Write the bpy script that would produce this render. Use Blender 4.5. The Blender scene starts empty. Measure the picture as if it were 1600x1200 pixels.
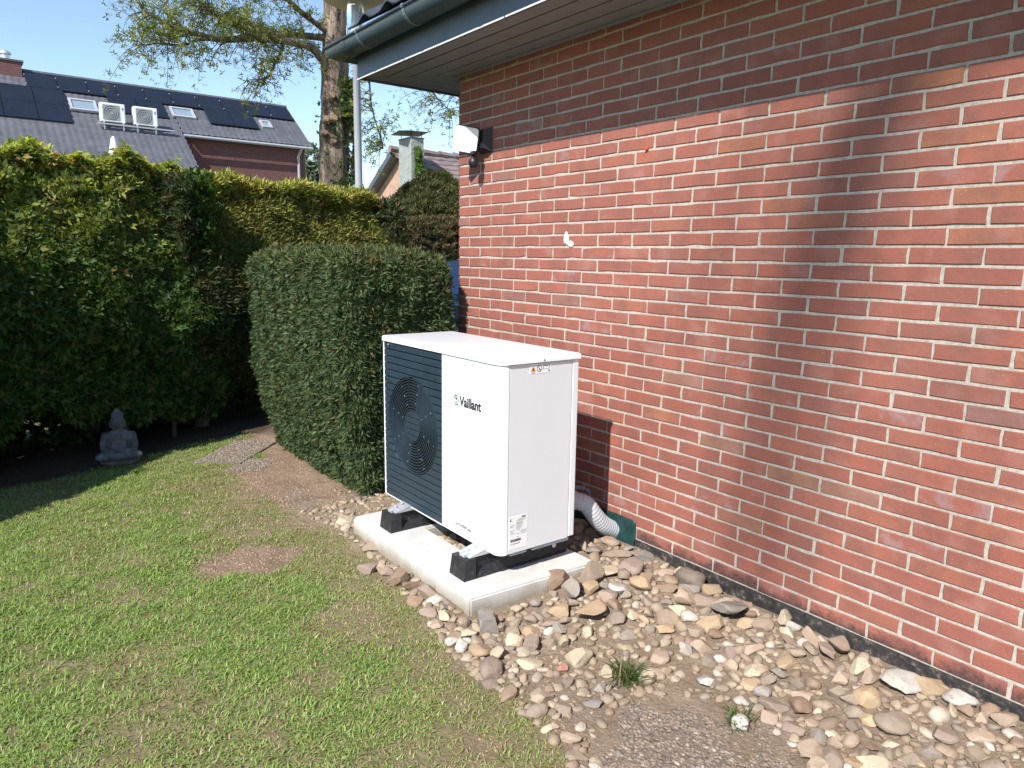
import bpy, bmesh, math, random
import numpy as np
from mathutils import Vector, Matrix, noise as mnoise

random.seed(7)
RNG = np.random.default_rng(11)
S = bpy.context.scene
COL = S.collection

# ---------------------------------------------------------------- camera
CAM = Vector((-2.681, 0.0, 1.56))
YAW, PITCH, ROLL, FPX = math.radians(37.14), math.radians(10.03), math.radians(0.90), 1123.9
_f = Vector((math.sin(YAW) * math.cos(PITCH), math.cos(YAW) * math.cos(PITCH), -math.sin(PITCH)))
_r = Vector((math.cos(YAW), -math.sin(YAW), 0.0))
_u = _r.cross(_f)
_r2 = _r * math.cos(ROLL) + _u * math.sin(ROLL)
_u2 = -_r * math.sin(ROLL) + _u * math.cos(ROLL)
cam_data = bpy.data.cameras.new('camera')
cam = bpy.data.objects.new('camera', cam_data)
COL.objects.link(cam)
cam_data.sensor_width = 36.0
cam_data.lens = FPX / 1600.0 * 36.0
cam_data.clip_start = 0.05
cam_data.clip_end = 600.0
cam.matrix_world = Matrix(((_r2.x, _u2.x, -_f.x, CAM.x), (_r2.y, _u2.y, -_f.y, CAM.y),
                           (_r2.z, _u2.z, -_f.z, CAM.z), (0, 0, 0, 1)))
S.camera = cam

# ---------------------------------------------------------------- sky, sun, exposure
SUN_DIR = Vector((0.410, 0.180, -0.413)).normalized()      # direction the light travels
SUN_EL = math.asin(-SUN_DIR.z)
world = bpy.data.worlds.new('World')
S.world = world
world.use_nodes = True
wn, wl = world.node_tree.nodes, world.node_tree.links
sky = wn.new('ShaderNodeTexSky')
sky.sky_type = 'NISHITA'
sky.sun_disc = False
sky.sun_elevation = SUN_EL
sky.sun_rotation = math.atan2(-SUN_DIR.x, -SUN_DIR.y)
sky.air_density = 1.0
sky.dust_density = 0.0
sky.ozone_density = 1.5
wl.new(sky.outputs['Color'], wn['Background'].inputs['Color'])
wn['Background'].inputs['Strength'].default_value = 0.142

sun_data = bpy.data.lights.new('sun', 'SUN')
sun_data.energy = 5.0
sun_data.angle = math.radians(0.53)
sun_data.color = (1.0, 0.955, 0.89)
sun = bpy.data.objects.new('sun', sun_data)
COL.objects.link(sun)
sun.rotation_euler = SUN_DIR.to_track_quat('-Z', 'Y').to_euler()
sun.location = (-8, -4, 9)

S.view_settings.view_transform = 'Standard'
S.view_settings.look = 'None'
S.view_settings.exposure = 0.60
S.view_settings.gamma = 1.0
S.view_settings.use_curve_mapping = False
S.render.engine = 'CYCLES'
S.cycles.max_bounces = 6
S.cycles.transparent_max_bounces = 8
S.cycles.use_denoising = True

# ---------------------------------------------------------------- helpers
WPOS = {}


def tag(o, label=None, cat=None, group=None, kind=None):
    if label: o['label'] = label
    if cat: o['category'] = cat
    if group: o['group'] = group
    if kind: o['kind'] = kind
    return o


def link(o, parent, pos):
    COL.objects.link(o)
    if parent is not None:
        o.parent = parent
        o.location = Vector(pos) - WPOS[parent.name]
    else:
        o.location = pos
    WPOS[o.name] = Vector(pos)
    return o


def empty(name, pos, label=None, cat=None, group=None):
    o = bpy.data.objects.new(name, None)
    o.empty_display_size = 0.1
    link(o, None, Vector(pos))
    return tag(o, label, cat, group)


def mesh_from(name, verts, faces, smooth=False):
    me = bpy.data.meshes.new(name)
    me.from_pydata([tuple(v) for v in verts], [], faces)
    if smooth:
        me.polygons.foreach_set('use_smooth', [True] * len(me.polygons))
    me.update()
    return me


def put(name, verts, faces, mat, parent=None, smooth=False, pos=None):
    """world-space vertices -> one mesh object with its origin at its own centre"""
    V = np.asarray(verts, dtype=float)
    c = Vector(pos) if pos is not None else Vector(((V.min(0) + V.max(0)) / 2).tolist())
    me = mesh_from(name, V - np.array(c), faces, smooth)
    if mat is not None:
        me.materials.append(mat)
    o = bpy.data.objects.new(name, me)
    return link(o, parent, c)


def np_mesh(name, V, F, mat, parent=None, col=None, smooth=False, pos=None, tri=False):
    """big numpy mesh: V (n,3), F (m,k) with k = 3 or 4; col (n,3) colour attribute"""
    V = np.asarray(V, dtype=np.float32)
    F = np.asarray(F, dtype=np.int32)
    c = np.array(pos if pos is not None else (V.min(0) + V.max(0)) / 2, dtype=np.float32)
    V = V - c
    me = bpy.data.meshes.new(name)
    k = F.shape[1]
    me.vertices.add(len(V))
    me.vertices.foreach_set('co', V.ravel())
    me.loops.add(F.size)
    me.loops.foreach_set('vertex_index', F.ravel())
    me.polygons.add(len(F))
    me.polygons.foreach_set('loop_start', np.arange(0, F.size, k, dtype=np.int32))
    if smooth:
        me.polygons.foreach_set('use_smooth', np.ones(len(F), dtype=bool))
    me.update(calc_edges=True)
    if col is not None:
        a = me.attributes.new('col', 'FLOAT_COLOR', 'POINT')
        cc = np.ones((len(V), 4), dtype=np.float32)
        cc[:, :3] = col
        a.data.foreach_set('color', cc.ravel())
    me.materials.append(mat)
    o = bpy.data.objects.new(name, me)
    return link(o, parent, Vector(c.tolist()))


class MB:
    def __init__(self):
        self.v, self.f = [], []

    def add(self, vs, fs):
        n = len(self.v)
        self.v += [tuple(v) for v in vs]
        self.f += [tuple(i + n for i in f) for f in fs]
        return self

    def box(self, x0, x1, y0, y1, z0, z1):
        vs = [(x0, y0, z0), (x1, y0, z0), (x1, y1, z0), (x0, y1, z0), (x0, y0, z1), (x1, y0, z1), (x1, y1, z1), (x0, y1, z1)]
        return self.add(vs, [(0, 3, 2, 1), (4, 5, 6, 7), (0, 1, 5, 4), (1, 2, 6, 5), (2, 3, 7, 6), (3, 0, 4, 7)])

    def rbox(self, x0, x1, y0, y1, z0, z1, b=0.004):
        bm = bmesh.new()
        r = bmesh.ops.create_cube(bm, size=1.0)
        for v in bm.verts:
            v.co = Vector(((x0 + x1) / 2 + v.co.x * (x1 - x0), (y0 + y1) / 2 + v.co.y * (y1 - y0), (z0 + z1) / 2 + v.co.z * (z1 - z0)))
        bmesh.ops.bevel(bm, geom=list(bm.edges), offset=b, segments=2, profile=0.6, affect='EDGES', clamp_overlap=True)
        return self.bm(bm)

    def bm(self, bm, M=None):
        bm.verts.index_update()
        vs = [(M @ v.co if M else v.co.copy()) for v in bm.verts]
        fs = [tuple(v.index for v in f.verts) for f in bm.faces]
        bm.free()
        return self.add(vs, fs)

    def xform(self, M):
        self.v = [tuple(M @ Vector(v)) for v in self.v]
        return self

    def extrude(self, poly, w0, w1, to3):
        """poly: list of 2D points, w0..w1 along the third axis; to3(a,b,w)->xyz"""
        n = len(poly)
        vs = [to3(a, b, w0) for a, b in poly] + [to3(a, b, w1) for a, b in poly]
        fs = [tuple(range(n - 1, -1, -1)), tuple(range(n, 2 * n))]
        fs += [(i, (i + 1) % n, n + (i + 1) % n, n + i) for i in range(n)]
        return self.add(vs, fs)

    def tube(self, pts, rad, seg=10, cap=True):
        pts = [Vector(p) for p in pts]
        n = len(pts)
        rad = [rad] * n if not hasattr(rad, '__len__') else rad
        rings = []
        prev = None
        for i, p in enumerate(pts):
            t = (pts[min(i + 1, n - 1)] - pts[max(i - 1, 0)]).normalized()
            if prev is None:
                a = Vector((0, 0, 1)) if abs(t.z) < 0.9 else Vector((1, 0, 0))
                x = t.cross(a).normalized()
            else:
                x = (prev - t * prev.dot(t)).normalized()
            prev = x
            y = t.cross(x)
            rings.append([p + (x * math.cos(2 * math.pi * k / seg) + y * math.sin(2 * math.pi * k / seg)) * rad[i] for k in range(seg)])
        vs = [v for r in rings for v in r]
        fs = []
        for i in range(n - 1):
            for k in range(seg):
                k2 = (k + 1) % seg
                fs.append((i * seg + k, i * seg + k2, (i + 1) * seg + k2, (i + 1) * seg + k))
        if cap:
            fs.append(tuple(range(seg - 1, -1, -1)))
            fs.append(tuple((n - 1) * seg + k for k in range(seg)))
        return self.add(vs, fs)

    def lathe(self, prof, seg=20, c=(0, 0, 0), sx=1.0, sy=1.0):
        vs, fs = [], []
        for r, z in prof:
            for k in range(seg):
                a = 2 * math.pi * k / seg
                vs.append((c[0] + r * sx * math.cos(a), c[1] + r * sy * math.sin(a), c[2] + z))
        for i in range(len(prof) - 1):
            for k in range(seg):
                k2 = (k + 1) % seg
                fs.append((i * seg + k, i * seg + k2, (i + 1) * seg + k2, (i + 1) * seg + k))
        fs.append(tuple(range(seg - 1, -1, -1)))
        fs.append(tuple((len(prof) - 1) * seg + k for k in range(seg)))
        return self.add(vs, fs)

    def build(self, name, mat, parent=None, smooth=False, pos=None):
        return put(name, self.v, self.f, mat, parent, smooth, pos)


def shade_auto(o, ang=40):
    me = o.data
    me.polygons.foreach_set('use_smooth', [True] * len(me.polygons))
    bm = bmesh.new()
    bm.from_mesh(me)
    for e in bm.edges:
        if len(e.link_faces) == 2 and e.calc_face_angle(0) > math.radians(ang):
            e.smooth = False
    bm.to_mesh(me)
    bm.free()
    return o


def vnoise(P, seed=0):
    """vectorised value noise, P (n,d) -> (n,) in 0..1"""
    P = np.asarray(P, dtype=float)
    I = np.floor(P).astype(np.int64)
    Fr = P - I
    Fr = Fr * Fr * (3 - 2 * Fr)
    d = P.shape[1]
    out = np.zeros(len(P))
    primes = np.array([73856093, 19349663, 83492791][:d], dtype=np.int64)
    for m in range(2 ** d):
        off = np.array([(m >> i) & 1 for i in range(d)])
        h = ((I + off) * primes).sum(1) + seed * 1013904223
        h = (h ^ (h >> 13)) * 1274126177
        h = (h ^ (h >> 16)) & 0xffff
        w = np.prod(np.where(off == 1, Fr, 1 - Fr), axis=1)
        out += w * h / 65535.0
    return out


def fbm(P, seed=0, oct=3):
    P = np.asarray(P, dtype=float)
    s, a, t = 0, 1.0, 0
    for o in range(oct):
        s = s + a * vnoise(P * 2 ** o, seed + o * 17)
        t += a
        a *= 0.5
    return s / t


def sstep(a, b, x):
    t = np.clip((np.asarray(x, dtype=float) - a) / (b - a), 0, 1)
    return t * t * (3 - 2 * t)


# ---------------------------------------------------------------- materials
class NT:
    def __init__(self, name):
        self.m = bpy.data.materials.new(name)
        self.m.use_nodes = True
        self.n = self.m.node_tree.nodes
        self.l = self.m.node_tree.links
        self.p = self.n['Principled BSDF']

    def node(self, t, **kw):
        nd = self.n.new(t)
        for k, v in kw.items():
            setattr(nd, k, v)
        return nd

    def link(self, a, b):
        self.l.new(a, b)

    def coord(self, which='world'):
        if which == 'world':
            return self.node('ShaderNodeNewGeometry').outputs['Position']
        return self.node('ShaderNodeTexCoord').outputs['Object']

    def noise(self, scale, detail=4, rough=0.55, vec=None, stretch=None):
        nd = self.node('ShaderNodeTexNoise')
        nd.inputs['Scale'].default_value = scale
        nd.inputs['Detail'].default_value = detail
        nd.inputs['Roughness'].default_value = rough
        v = vec if vec is not None else self.coord()
        if stretch:
            mp = self.node('ShaderNodeMapping')
            mp.inputs['Scale'].default_value = stretch
            self.link(v, mp.inputs['Vector'])
            v = mp.outputs['Vector']
        self.link(v, nd.inputs['Vector'])
        return nd.outputs['Fac']

    def ramp(self, fac, stops, interp='LINEAR'):
        nd = self.node('ShaderNodeValToRGB')
        cr = nd.color_ramp
        cr.interpolation = interp
        while len(cr.elements) > 1:
            cr.elements.remove(cr.elements[-1])
        cr.elements[0].position = stops[0][0]
        cr.elements[0].color = (*stops[0][1], 1) if hasattr(stops[0][1], '__len__') else (stops[0][1],) * 3 + (1,)
        for p, c in stops[1:]:
            e = cr.elements.new(p)
            e.color = (*c, 1) if hasattr(c, '__len__') else (c, c, c, 1)
        self.link(fac, nd.inputs['Fac'])
        return nd.outputs['Color']

    def mix(self, fac, a, b, mode='MIX'):
        nd = self.node('ShaderNodeMix', data_type='RGBA', blend_type=mode)
        for k, v in ((0, fac), (6, a), (7, b)):
            if isinstance(v, (int, float)):
                nd.inputs[k].default_value = v if k == 0 else (v, v, v, 1)
            elif isinstance(v, tuple):
                nd.inputs[k].default_value = (*v, 1)
            else:
                self.link(v, nd.inputs[k])
        return nd.outputs[2]

    def math(self, op, a, b=None):
        nd = self.node('ShaderNodeMath', operation=op)
        for k, v in ((0, a), (1, b)):
            if v is None: continue
            if isinstance(v, (int, float)):
                nd.inputs[k].default_value = v
            else:
                self.link(v, nd.inputs[k])
        return nd.outputs[0]

    def set(self, color=None, rough=None, metal=None, spec=None, bump=None, bdist=0.002, bstr=1.0, **kw):
        if color is not None:
            if isinstance(color, tuple):
                self.p.inputs['Base Color'].default_value = (*color, 1)
            else:
                self.link(color, self.p.inputs['Base Color'])
        if rough is not None:
            if isinstance(rough, (int, float)):
                self.p.inputs['Roughness'].default_value = rough
            else:
                self.link(rough, self.p.inputs['Roughness'])
        if metal is not None: self.p.inputs['Metallic'].default_value = metal
        if spec is not None: self.p.inputs['Specular IOR Level'].default_value = spec
        if bump is not None:
            b = self.node('ShaderNodeBump')
            b.inputs['Distance'].default_value = bdist
            b.inputs['Strength'].default_value = bstr
            self.link(bump, b.inputs['Height'])
            self.link(b.outputs['Normal'], self.p.inputs['Normal'])
        return self.m


def plain(name, color, rough=0.5, metal=0.0, var=0.12, scale=9.0, bump=0.0, spec=None, bscale=120.0):
    t = NT(name)
    if var <= 0.02:                               # even paint: no blotches in the gloss
        f = t.noise(scale, 4)
        return t.set(t.ramp(f, [(0.3, tuple(x * (1 - var) for x in color)), (0.7, tuple(min(1, x * (1 + var)) for x in color))]), rough, metal, spec)
    f = t.noise(scale, 4)
    c = t.ramp(f, [(0.3, tuple(x * (1 - var) for x in color)), (0.7, tuple(min(1, x * (1 + var)) for x in color))])
    return t.set(c, t.ramp(t.noise(scale * 2, 3), [(0.3, max(0, rough - 0.08)), (0.7, min(1, rough + 0.08))]), metal, spec,
                 bump=t.noise(bscale, 3) if bump else None, bdist=bump or 0.001)


def leaf_mat(name, trans=0.35, rough=0.5, spec=0.4):
    t = NT(name)
    a = t.node('ShaderNodeAttribute', attribute_name='col')
    t.set(a.outputs['Color'], rough, spec=spec)
    tr = t.node('ShaderNodeBsdfTranslucent')
    hue = t.mix(1.0, a.outputs['Color'], (1.25, 1.15, 0.45), 'MULTIPLY')
    t.link(hue, tr.inputs['Color'])
    ms = t.node('ShaderNodeMixShader')
    ms.inputs[0].default_value = trans
    t.link(t.p.outputs[0], ms.inputs[1])
    t.link(tr.outputs[0], ms.inputs[2])
    t.link(ms.outputs[0], t.n['Material Output'].inputs['Surface'])
    return t.m


def brick_mat(name, rnd_source):
    t = NT(name)
    rnd = t.node('ShaderNodeObjectInfo').outputs['Random'] if rnd_source == 'object' else t.node('ShaderNodeNewGeometry').outputs['Random Per Island']
    base = t.ramp(rnd, [(0.0, (0.262, 0.090, 0.062)), (0.15, (0.330, 0.112, 0.076)), (0.35, (0.295, 0.099, 0.068)), (0.55, (0.350, 0.121, 0.081)), (0.72, (0.305, 0.106, 0.075)),
                        (0.90, (0.275, 0.102, 0.075)), (0.945, (0.340, 0.125, 0.076)), (0.965, (0.36, 0.145, 0.072)), (0.98, (0.245, 0.125, 0.110)), (1.0, (0.30, 0.160, 0.098))])
    pos = t.coord()
    # shift the pattern from brick to brick
    sh = t.node('ShaderNodeVectorMath', operation='SCALE')
    comb = t.node('ShaderNodeCombineXYZ')
    t.link(rnd, comb.inputs[0]); t.link(rnd, comb.inputs[1]); t.link(rnd, comb.inputs[2])
    t.link(comb.outputs[0], sh.inputs[0])
    sh.inputs['Scale'].default_value = 37.0
    ad = t.node('ShaderNodeVectorMath', operation='ADD')
    t.link(pos, ad.inputs[0]); t.link(sh.outputs[0], ad.inputs[1])
    v = ad.outputs[0]
    big = t.noise(9, 4, 0.6, v)
    c = t.mix(t.ramp(big, [(0.38, 0.0), (0.72, 0.80)]), base, (0.205, 0.088, 0.072))
    pale = t.noise(6, 3, 0.5, v)
    c = t.mix(t.ramp(pale, [(0.56, 0.0), (0.78, 0.60)]), c, (0.385, 0.205, 0.172))
    fine = t.noise(140, 4, 0.7, v)
    c = t.mix(t.ramp(fine, [(0.3, 0.30), (0.6, 0.0)]), c, (0.17, 0.07, 0.055))
    vor = t.node('ShaderNodeTexVoronoi', feature='F1')
    vor.inputs['Scale'].default_value = 75.0
    t.link(v, vor.inputs['Vector'])
    spk = t.math('MULTIPLY', t.math('LESS_THAN', vor.outputs['Distance'], 0.11), t.ramp(t.noise(31, 2, 0.5, v), [(0.54, 0.0), (0.60, 0.8)]))
    c = t.mix(spk, c, (0.50, 0.38, 0.31))
    run = t.noise(3.2, 5, 0.7, stretch=(1, 1, 0.35))
    c = t.mix(t.ramp(run, [(0.50, 0.0), (0.75, 0.45)]), c, (0.20, 0.105, 0.085))
    bloom = t.math('MULTIPLY', t.ramp(t.noise(13, 4, 0.6, v), [(0.5, 0.0), (0.64, 0.55)]), t.ramp(rnd, [(0.60, 0.0), (0.61, 1.0), (0.65, 1.0), (0.66, 0.0)]))
    c = t.mix(bloom, c, (0.30, 0.215, 0.225))
    # tar splashed up from the painted plinth onto the lowest bricks
    sep = t.node('ShaderNodeSeparateXYZ')
    t.link(pos, sep.inputs[0])
    n2 = t.noise(11, 5, 0.65)
    hgt = t.math('ADD', sep.outputs[2], t.math('MULTIPLY', n2, -0.19))
    tar = t.math('MULTIPLY', t.ramp(hgt, [(0.035, 1.0), (0.075, 0.0)]), t.ramp(t.noise(70, 3), [(0.3, 1.0), (0.7, 0.55)]))
    c = t.mix(tar, c, (0.045, 0.032, 0.034))
    bmp = t.math('ADD', t.math('MULTIPLY', fine, 0.6), t.noise(40, 4, 0.6, v))
    return t.set(c, 0.82, spec=0.3, bump=bmp, bdist=0.0022, bstr=0.8)


M = {}
M['brick'] = brick_mat('brick_clay', 'object')
M['brick_far'] = brick_mat('brick_clay_joined', 'island')
t = NT('mortar')
M['mortar'] = t.set(t.ramp(t.noise(60, 5, 0.7), [(0.3, (0.31, 0.275, 0.23)), (0.55, (0.45, 0.405, 0.345)), (0.8, (0.52, 0.475, 0.405))]), 0.9, spec=0.2,
                    bump=t.noise(220, 3), bdist=0.002)
t = NT('tar_plinth')
M['tar'] = t.set(t.ramp(t.noise(26, 6, 0.7), [(0.35, (0.016, 0.015, 0.018)), (0.55, (0.045, 0.040, 0.038)), (0.64, (0.16, 0.13, 0.105)), (0.76, (0.30, 0.25, 0.20))]), 0.6, bump=t.noise(50, 4), bdist=0.004)
M['soffit'] = plain('soffit_board_paint', (0.25, 0.265, 0.28), 0.42, var=0.08)
M['fascia'] = plain('fascia_paint', (0.085, 0.110, 0.138), 0.38, var=0.08)
M['gutter'] = plain('gutter_zinc_coated', (0.050, 0.075, 0.090), 0.36, var=0.12, scale=4)
M['bracket'] = plain('bracket_zinc', (0.13, 0.16, 0.18), 0.35, var=0.08)
M['trim'] = plain('pale_metal_trim', (0.62, 0.63, 0.64), 0.35, var=0.05)
M['tile'] = plain('roof_tile_dark', (0.040, 0.045, 0.060), 0.45, var=0.25, scale=3)
M['white'] = plain('white_coated_steel', (0.76, 0.768, 0.785), 0.32, var=0.012, scale=2, spec=0.5)
M['shadedwhite'] = plain('white_coated_steel_shaded', (0.70, 0.712, 0.735), 0.28, var=0.015, scale=2, spec=0.5)  # same white paint, greyed: the side's shade is put into the colour
M['slate'] = plain('slate_blue_plastic', (0.024, 0.040, 0.056), 0.42, var=0.10, scale=5)
M['dark'] = plain('black_interior', (0.006, 0.007, 0.009), 0.6, var=0.2)
M['ink'] = plain('dark_print', (0.015, 0.022, 0.035), 0.5, var=0.05)
M['greyink'] = plain('grey_print', (0.20, 0.22, 0.24), 0.5, var=0.05)
M['label'] = plain('label_paper', (0.82, 0.82, 0.82), 0.45, var=0.01)
M['orange'] = plain('orange_print', (0.72, 0.25, 0.04), 0.5, var=0.05)
M['seam'] = plain('shadow_gap', (0.10, 0.10, 0.11), 0.6, var=0.1)
M['galv'] = plain('galvanised_steel', (0.60, 0.61, 0.63), 0.38, metal=0.55, var=0.12, scale=30)
t = NT('black_rubber')
M['rubber'] = t.set(t.ramp(t.noise(45, 5, 0.7), [(0.35, (0.010, 0.010, 0.012)), (0.62, (0.022, 0.022, 0.024)), (0.75, (0.16, 0.16, 0.155))]), 0.62, bump=t.noise(300, 3), bdist=0.0015)
t = NT('cast_concrete')
cc = t.ramp(t.noise(7, 6, 0.65), [(0.3, (0.50, 0.49, 0.465)), (0.7, (0.64, 0.63, 0.605))])
cc = t.mix(t.ramp(t.noise(90, 3), [(0.62, 0.0), (0.75, 0.5)]), cc, (0.33, 0.31, 0.28))
sepc = t.node('ShaderNodeSeparateXYZ'); t.link(t.coord(), sepc.inputs[0])
damp = t.math('ADD', sepc.outputs[2], t.math('MULTIPLY', t.noise(9, 4), 0.08))
cc = t.mix(t.ramp(damp, [(0.07, 0.9), (0.135, 0.0)]), cc, (0.30, 0.26, 0.19))
cc = t.mix(t.ramp(t.noise(3.5, 6, 0.75), [(0.52, 0.0), (0.75, 0.45)]), cc, (0.36, 0.34, 0.30))
M['concrete'] = t.set(cc, 0.9, spec=0.2, bump=t.noise(120, 4, 0.7), bdist=0.003)
M['hose'] = plain('grey_plastic_hose', (0.47, 0.49, 0.52), 0.5, var=0.08)
M['conduit'] = plain('blue_grey_conduit', (0.12, 0.16, 0.22), 0.45, var=0.1)
M['membrane'] = plain('green_sealing_membrane', (0.010, 0.040, 0.038), 0.42, var=0.3, scale=14, bump=0.004, bscale=25)
M['lampwhite'] = plain('lamp_diffuser_white', (0.84, 0.85, 0.86), 0.35, var=0.01)
M['blackplastic'] = plain('black_plastic', (0.014, 0.015, 0.018), 0.4, var=0.15)
M['glass'] = NT('clear_glass').set((0.85, 0.9, 0.95), 0.03)
M['glass'].node_tree.nodes['Principled BSDF'].inputs['Transmission Weight'].default_value = 0.95
M['windowglass'] = plain('window_pane', (0.22, 0.28, 0.34), 0.08, var=0.05, spec=0.9)
M['red'] = plain('red_plastic_plug', (0.60, 0.06, 0.03), 0.5)
M['putty'] = plain('white_filler', (0.78, 0.75, 0.70), 0.8, var=0.05, bump=0.003, bscale=80)
M['bark'] = None
t = NT('tree_bark')
bk = t.noise(7, 6, 0.7, stretch=(1, 1, 0.22))
M['bark'] = t.set(t.ramp(bk, [(0.34, (0.050, 0.036, 0.028)), (0.5, (0.17, 0.125, 0.095)), (0.66, (0.34, 0.27, 0.21))]), 0.9, bump=bk, bdist=0.06)
M['twig'] = plain('twig_bark', (0.060, 0.050, 0.032), 0.85, var=0.3)
M['hedgewood'] = plain('hedge_wood', (0.075, 0.058, 0.044), 0.9, var=0.3, bump=0.006, bscale=60)
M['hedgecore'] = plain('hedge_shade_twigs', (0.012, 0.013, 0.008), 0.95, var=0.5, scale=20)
M['cutwood'] = plain('sawn_wood', (0.40, 0.26, 0.15), 0.8)
M['leaf'] = leaf_mat('broad_leaf', 0.40, 0.55, 0.25)
M['thuja'] = leaf_mat('conifer_spray', 0.18, 0.6, 0.3)
M['yew'] = leaf_mat('yew_needles', 0.12, 0.6, 0.22)
M['grass'] = leaf_mat('grass_blade', 0.36, 0.55, 0.35)
t = NT('statue_stone')
M['statue'] = t.set(t.ramp(t.noise(14, 5, 0.7), [(0.35, (0.045, 0.048, 0.05)), (0.58, (0.105, 0.112, 0.122)), (0.75, (0.22, 0.23, 0.245))]), 0.85, bump=t.noise(60, 4), bdist=0.004)
M['pvpanel'] = plain('solar_panel_black', (0.010, 0.012, 0.020), 0.30, var=0.15, scale=1.0, spec=0.45)
M['pvframe'] = plain('panel_clamp_metal', (0.45, 0.46, 0.48), 0.35, metal=0.5)
M['redhouse'] = None
t = NT('dark_red_brickwork')
bt = t.node('ShaderNodeTexBrick')
bt.inputs['Scale'].default_value = 1.0
bt.inputs['Brick Width'].default_value = 0.25
bt.inputs['Row Height'].default_value = 0.083
bt.inputs['Mortar Size'].default_value = 0.008
bt.inputs['Color1'].default_value = (0.115, 0.042, 0.042, 1)
bt.inputs['Color2'].default_value = (0.150, 0.058, 0.052, 1)
bt.inputs['Mortar'].default_value = (0.15, 0.10, 0.095, 1)
mp = t.node('ShaderNodeMapping'); mp.inputs['Rotation'].default_value = (math.radians(90), 0, 0)
t.link(t.coord(), mp.inputs['Vector']); t.link(mp.outputs['Vector'], bt.inputs['Vector'])
M['redhouse'] = t.set(bt.outputs['Color'], 0.85)
M['tanhouse'] = plain('tan_brickwork_far', (0.42, 0.28, 0.21), 0.9, var=0.18, scale=6)
t = NT('slate_chimney_cladding')
M['chimney'] = t.set(t.ramp(t.noise(5, 6, 0.75, stretch=(1, 1, 2.5)), [(0.3, (0.20, 0.22, 0.21)), (0.7, (0.36, 0.38, 0.36))]), 0.8, bump=t.noise(14, 4), bdist=0.02)
M['browntile'] = plain('weathered_brown_tile', (0.20, 0.155, 0.15), 0.8, var=0.3, scale=4)
M['polegrey'] = plain('pole_grey_paint', (0.36, 0.37, 0.40), 0.45, var=0.06)
M['beige'] = plain('lamp_cap_beige', (0.45, 0.41, 0.36), 0.5, var=0.06)
M['carblue'] = plain('car_paint_blue', (0.008, 0.022, 0.062), 0.3, var=0.05, spec=0.6)
M['acgrey'] = plain('ac_grille_grey', (0.26, 0.27, 0.28), 0.5, var=0.1)


def stone_mat(name, c1, c2, c3, speck=None, rough=0.75):
    t = NT(name)
    rnd = t.node('ShaderNodeObjectInfo').outputs['Random']
    v = t.coord()
    f = t.noise(16, 6, 0.65, v)
    c = t.ramp(f, [(0.28, c1), (0.52, c2), (0.75, c3)])
    c = t.mix(0.55, c, t.ramp(rnd, [(0.0, tuple(x * 0.72 for x in c2)), (0.5, c2), (1.0, tuple(min(0.8, x * 1.28) for x in c2))]))
    c = t.mix(t.ramp(t.noise(55, 4, 0.7, v, stretch=(1, 1, 2.2)), [(0.55, 0.0), (0.75, 0.4)]), c, tuple(x * 0.5 for x in c1))
    if speck:
        vo = t.node('ShaderNodeTexVoronoi'); vo.inputs['Scale'].default_value = 120.0
        t.link(v, vo.inputs['Vector'])
        sp = t.math('MULTIPLY', t.math('LESS_THAN', vo.outputs['Distance'], 0.28), t.ramp(t.noise(22, 2, 0.5, v), [(0.5, 0.0), (0.6, 0.9)]))
        c = t.mix(sp, c, speck)
    # soil dust clinging to the stones
    c = t.mix(t.ramp(t.noise(9, 3, 0.6, v), [(0.40, 0.05), (0.70, 0.50)]), c, (0.33, 0.25, 0.18))
    return t.set(c, rough, spec=0.3, bump=t.math('ADD', f, t.math('MULTIPLY', t.noise(130, 4, 0.6, v), 0.4)), bdist=0.006)


STONE = {
    'tan': stone_mat('stone_tan', (0.23, 0.165, 0.118), (0.345, 0.262, 0.195), (0.45, 0.36, 0.28)),
    'ochre': stone_mat('stone_ochre', (0.28, 0.18, 0.10), (0.39, 0.28, 0.17), (0.49, 0.39, 0.27)),
    'greybrown': stone_mat('stone_grey_brown', (0.145, 0.112, 0.085), (0.235, 0.185, 0.142), (0.33, 0.27, 0.215)),
    'grey': stone_mat('stone_grey', (0.145, 0.130, 0.112), (0.23, 0.21, 0.185), (0.33, 0.305, 0.272)),
    'cream': stone_mat('stone_cream', (0.36, 0.29, 0.19), (0.50, 0.42, 0.295), (0.58, 0.52, 0.41), speck=(0.20, 0.150, 0.10)),
    'white': stone_mat('stone_white_flint', (0.34, 0.31, 0.27), (0.47, 0.44, 0.395), (0.60, 0.575, 0.535), speck=(0.12, 0.11, 0.11)),
    'brown': stone_mat('stone_brown', (0.150, 0.095, 0.062), (0.245, 0.162, 0.112), (0.33, 0.235, 0.17)),
    'mauve': stone_mat('stone_mauve', (0.175, 0.125, 0.102), (0.265, 0.197, 0.162), (0.35, 0.275, 0.235)),
    'red': stone_mat('brick_fragment', (0.34, 0.13, 0.095), (0.41, 0.17, 0.125), (0.46, 0.23, 0.185)),
}
t = NT('mixed_pebbles')
rr = t.node('ShaderNodeNewGeometry').outputs['Random Per Island']
M['pebbles'] = t.set(t.mix(t.ramp(t.noise(60, 4), [(0.4, 0.0), (0.7, 0.4)]), t.ramp(rr, [(0.0, (0.19, 0.14, 0.095)), (0.2, (0.33, 0.245, 0.165)), (0.4, (0.23, 0.19, 0.15)), (0.6, (0.40, 0.32, 0.22)), (0.8, (0.27, 0.19, 0.13)), (0.95, (0.46, 0.40, 0.31)), (1.0, (0.50, 0.46, 0.40))]), (0.2, 0.15, 0.11)), 0.8, bump=t.noise(150, 3), bdist=0.003)

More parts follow.
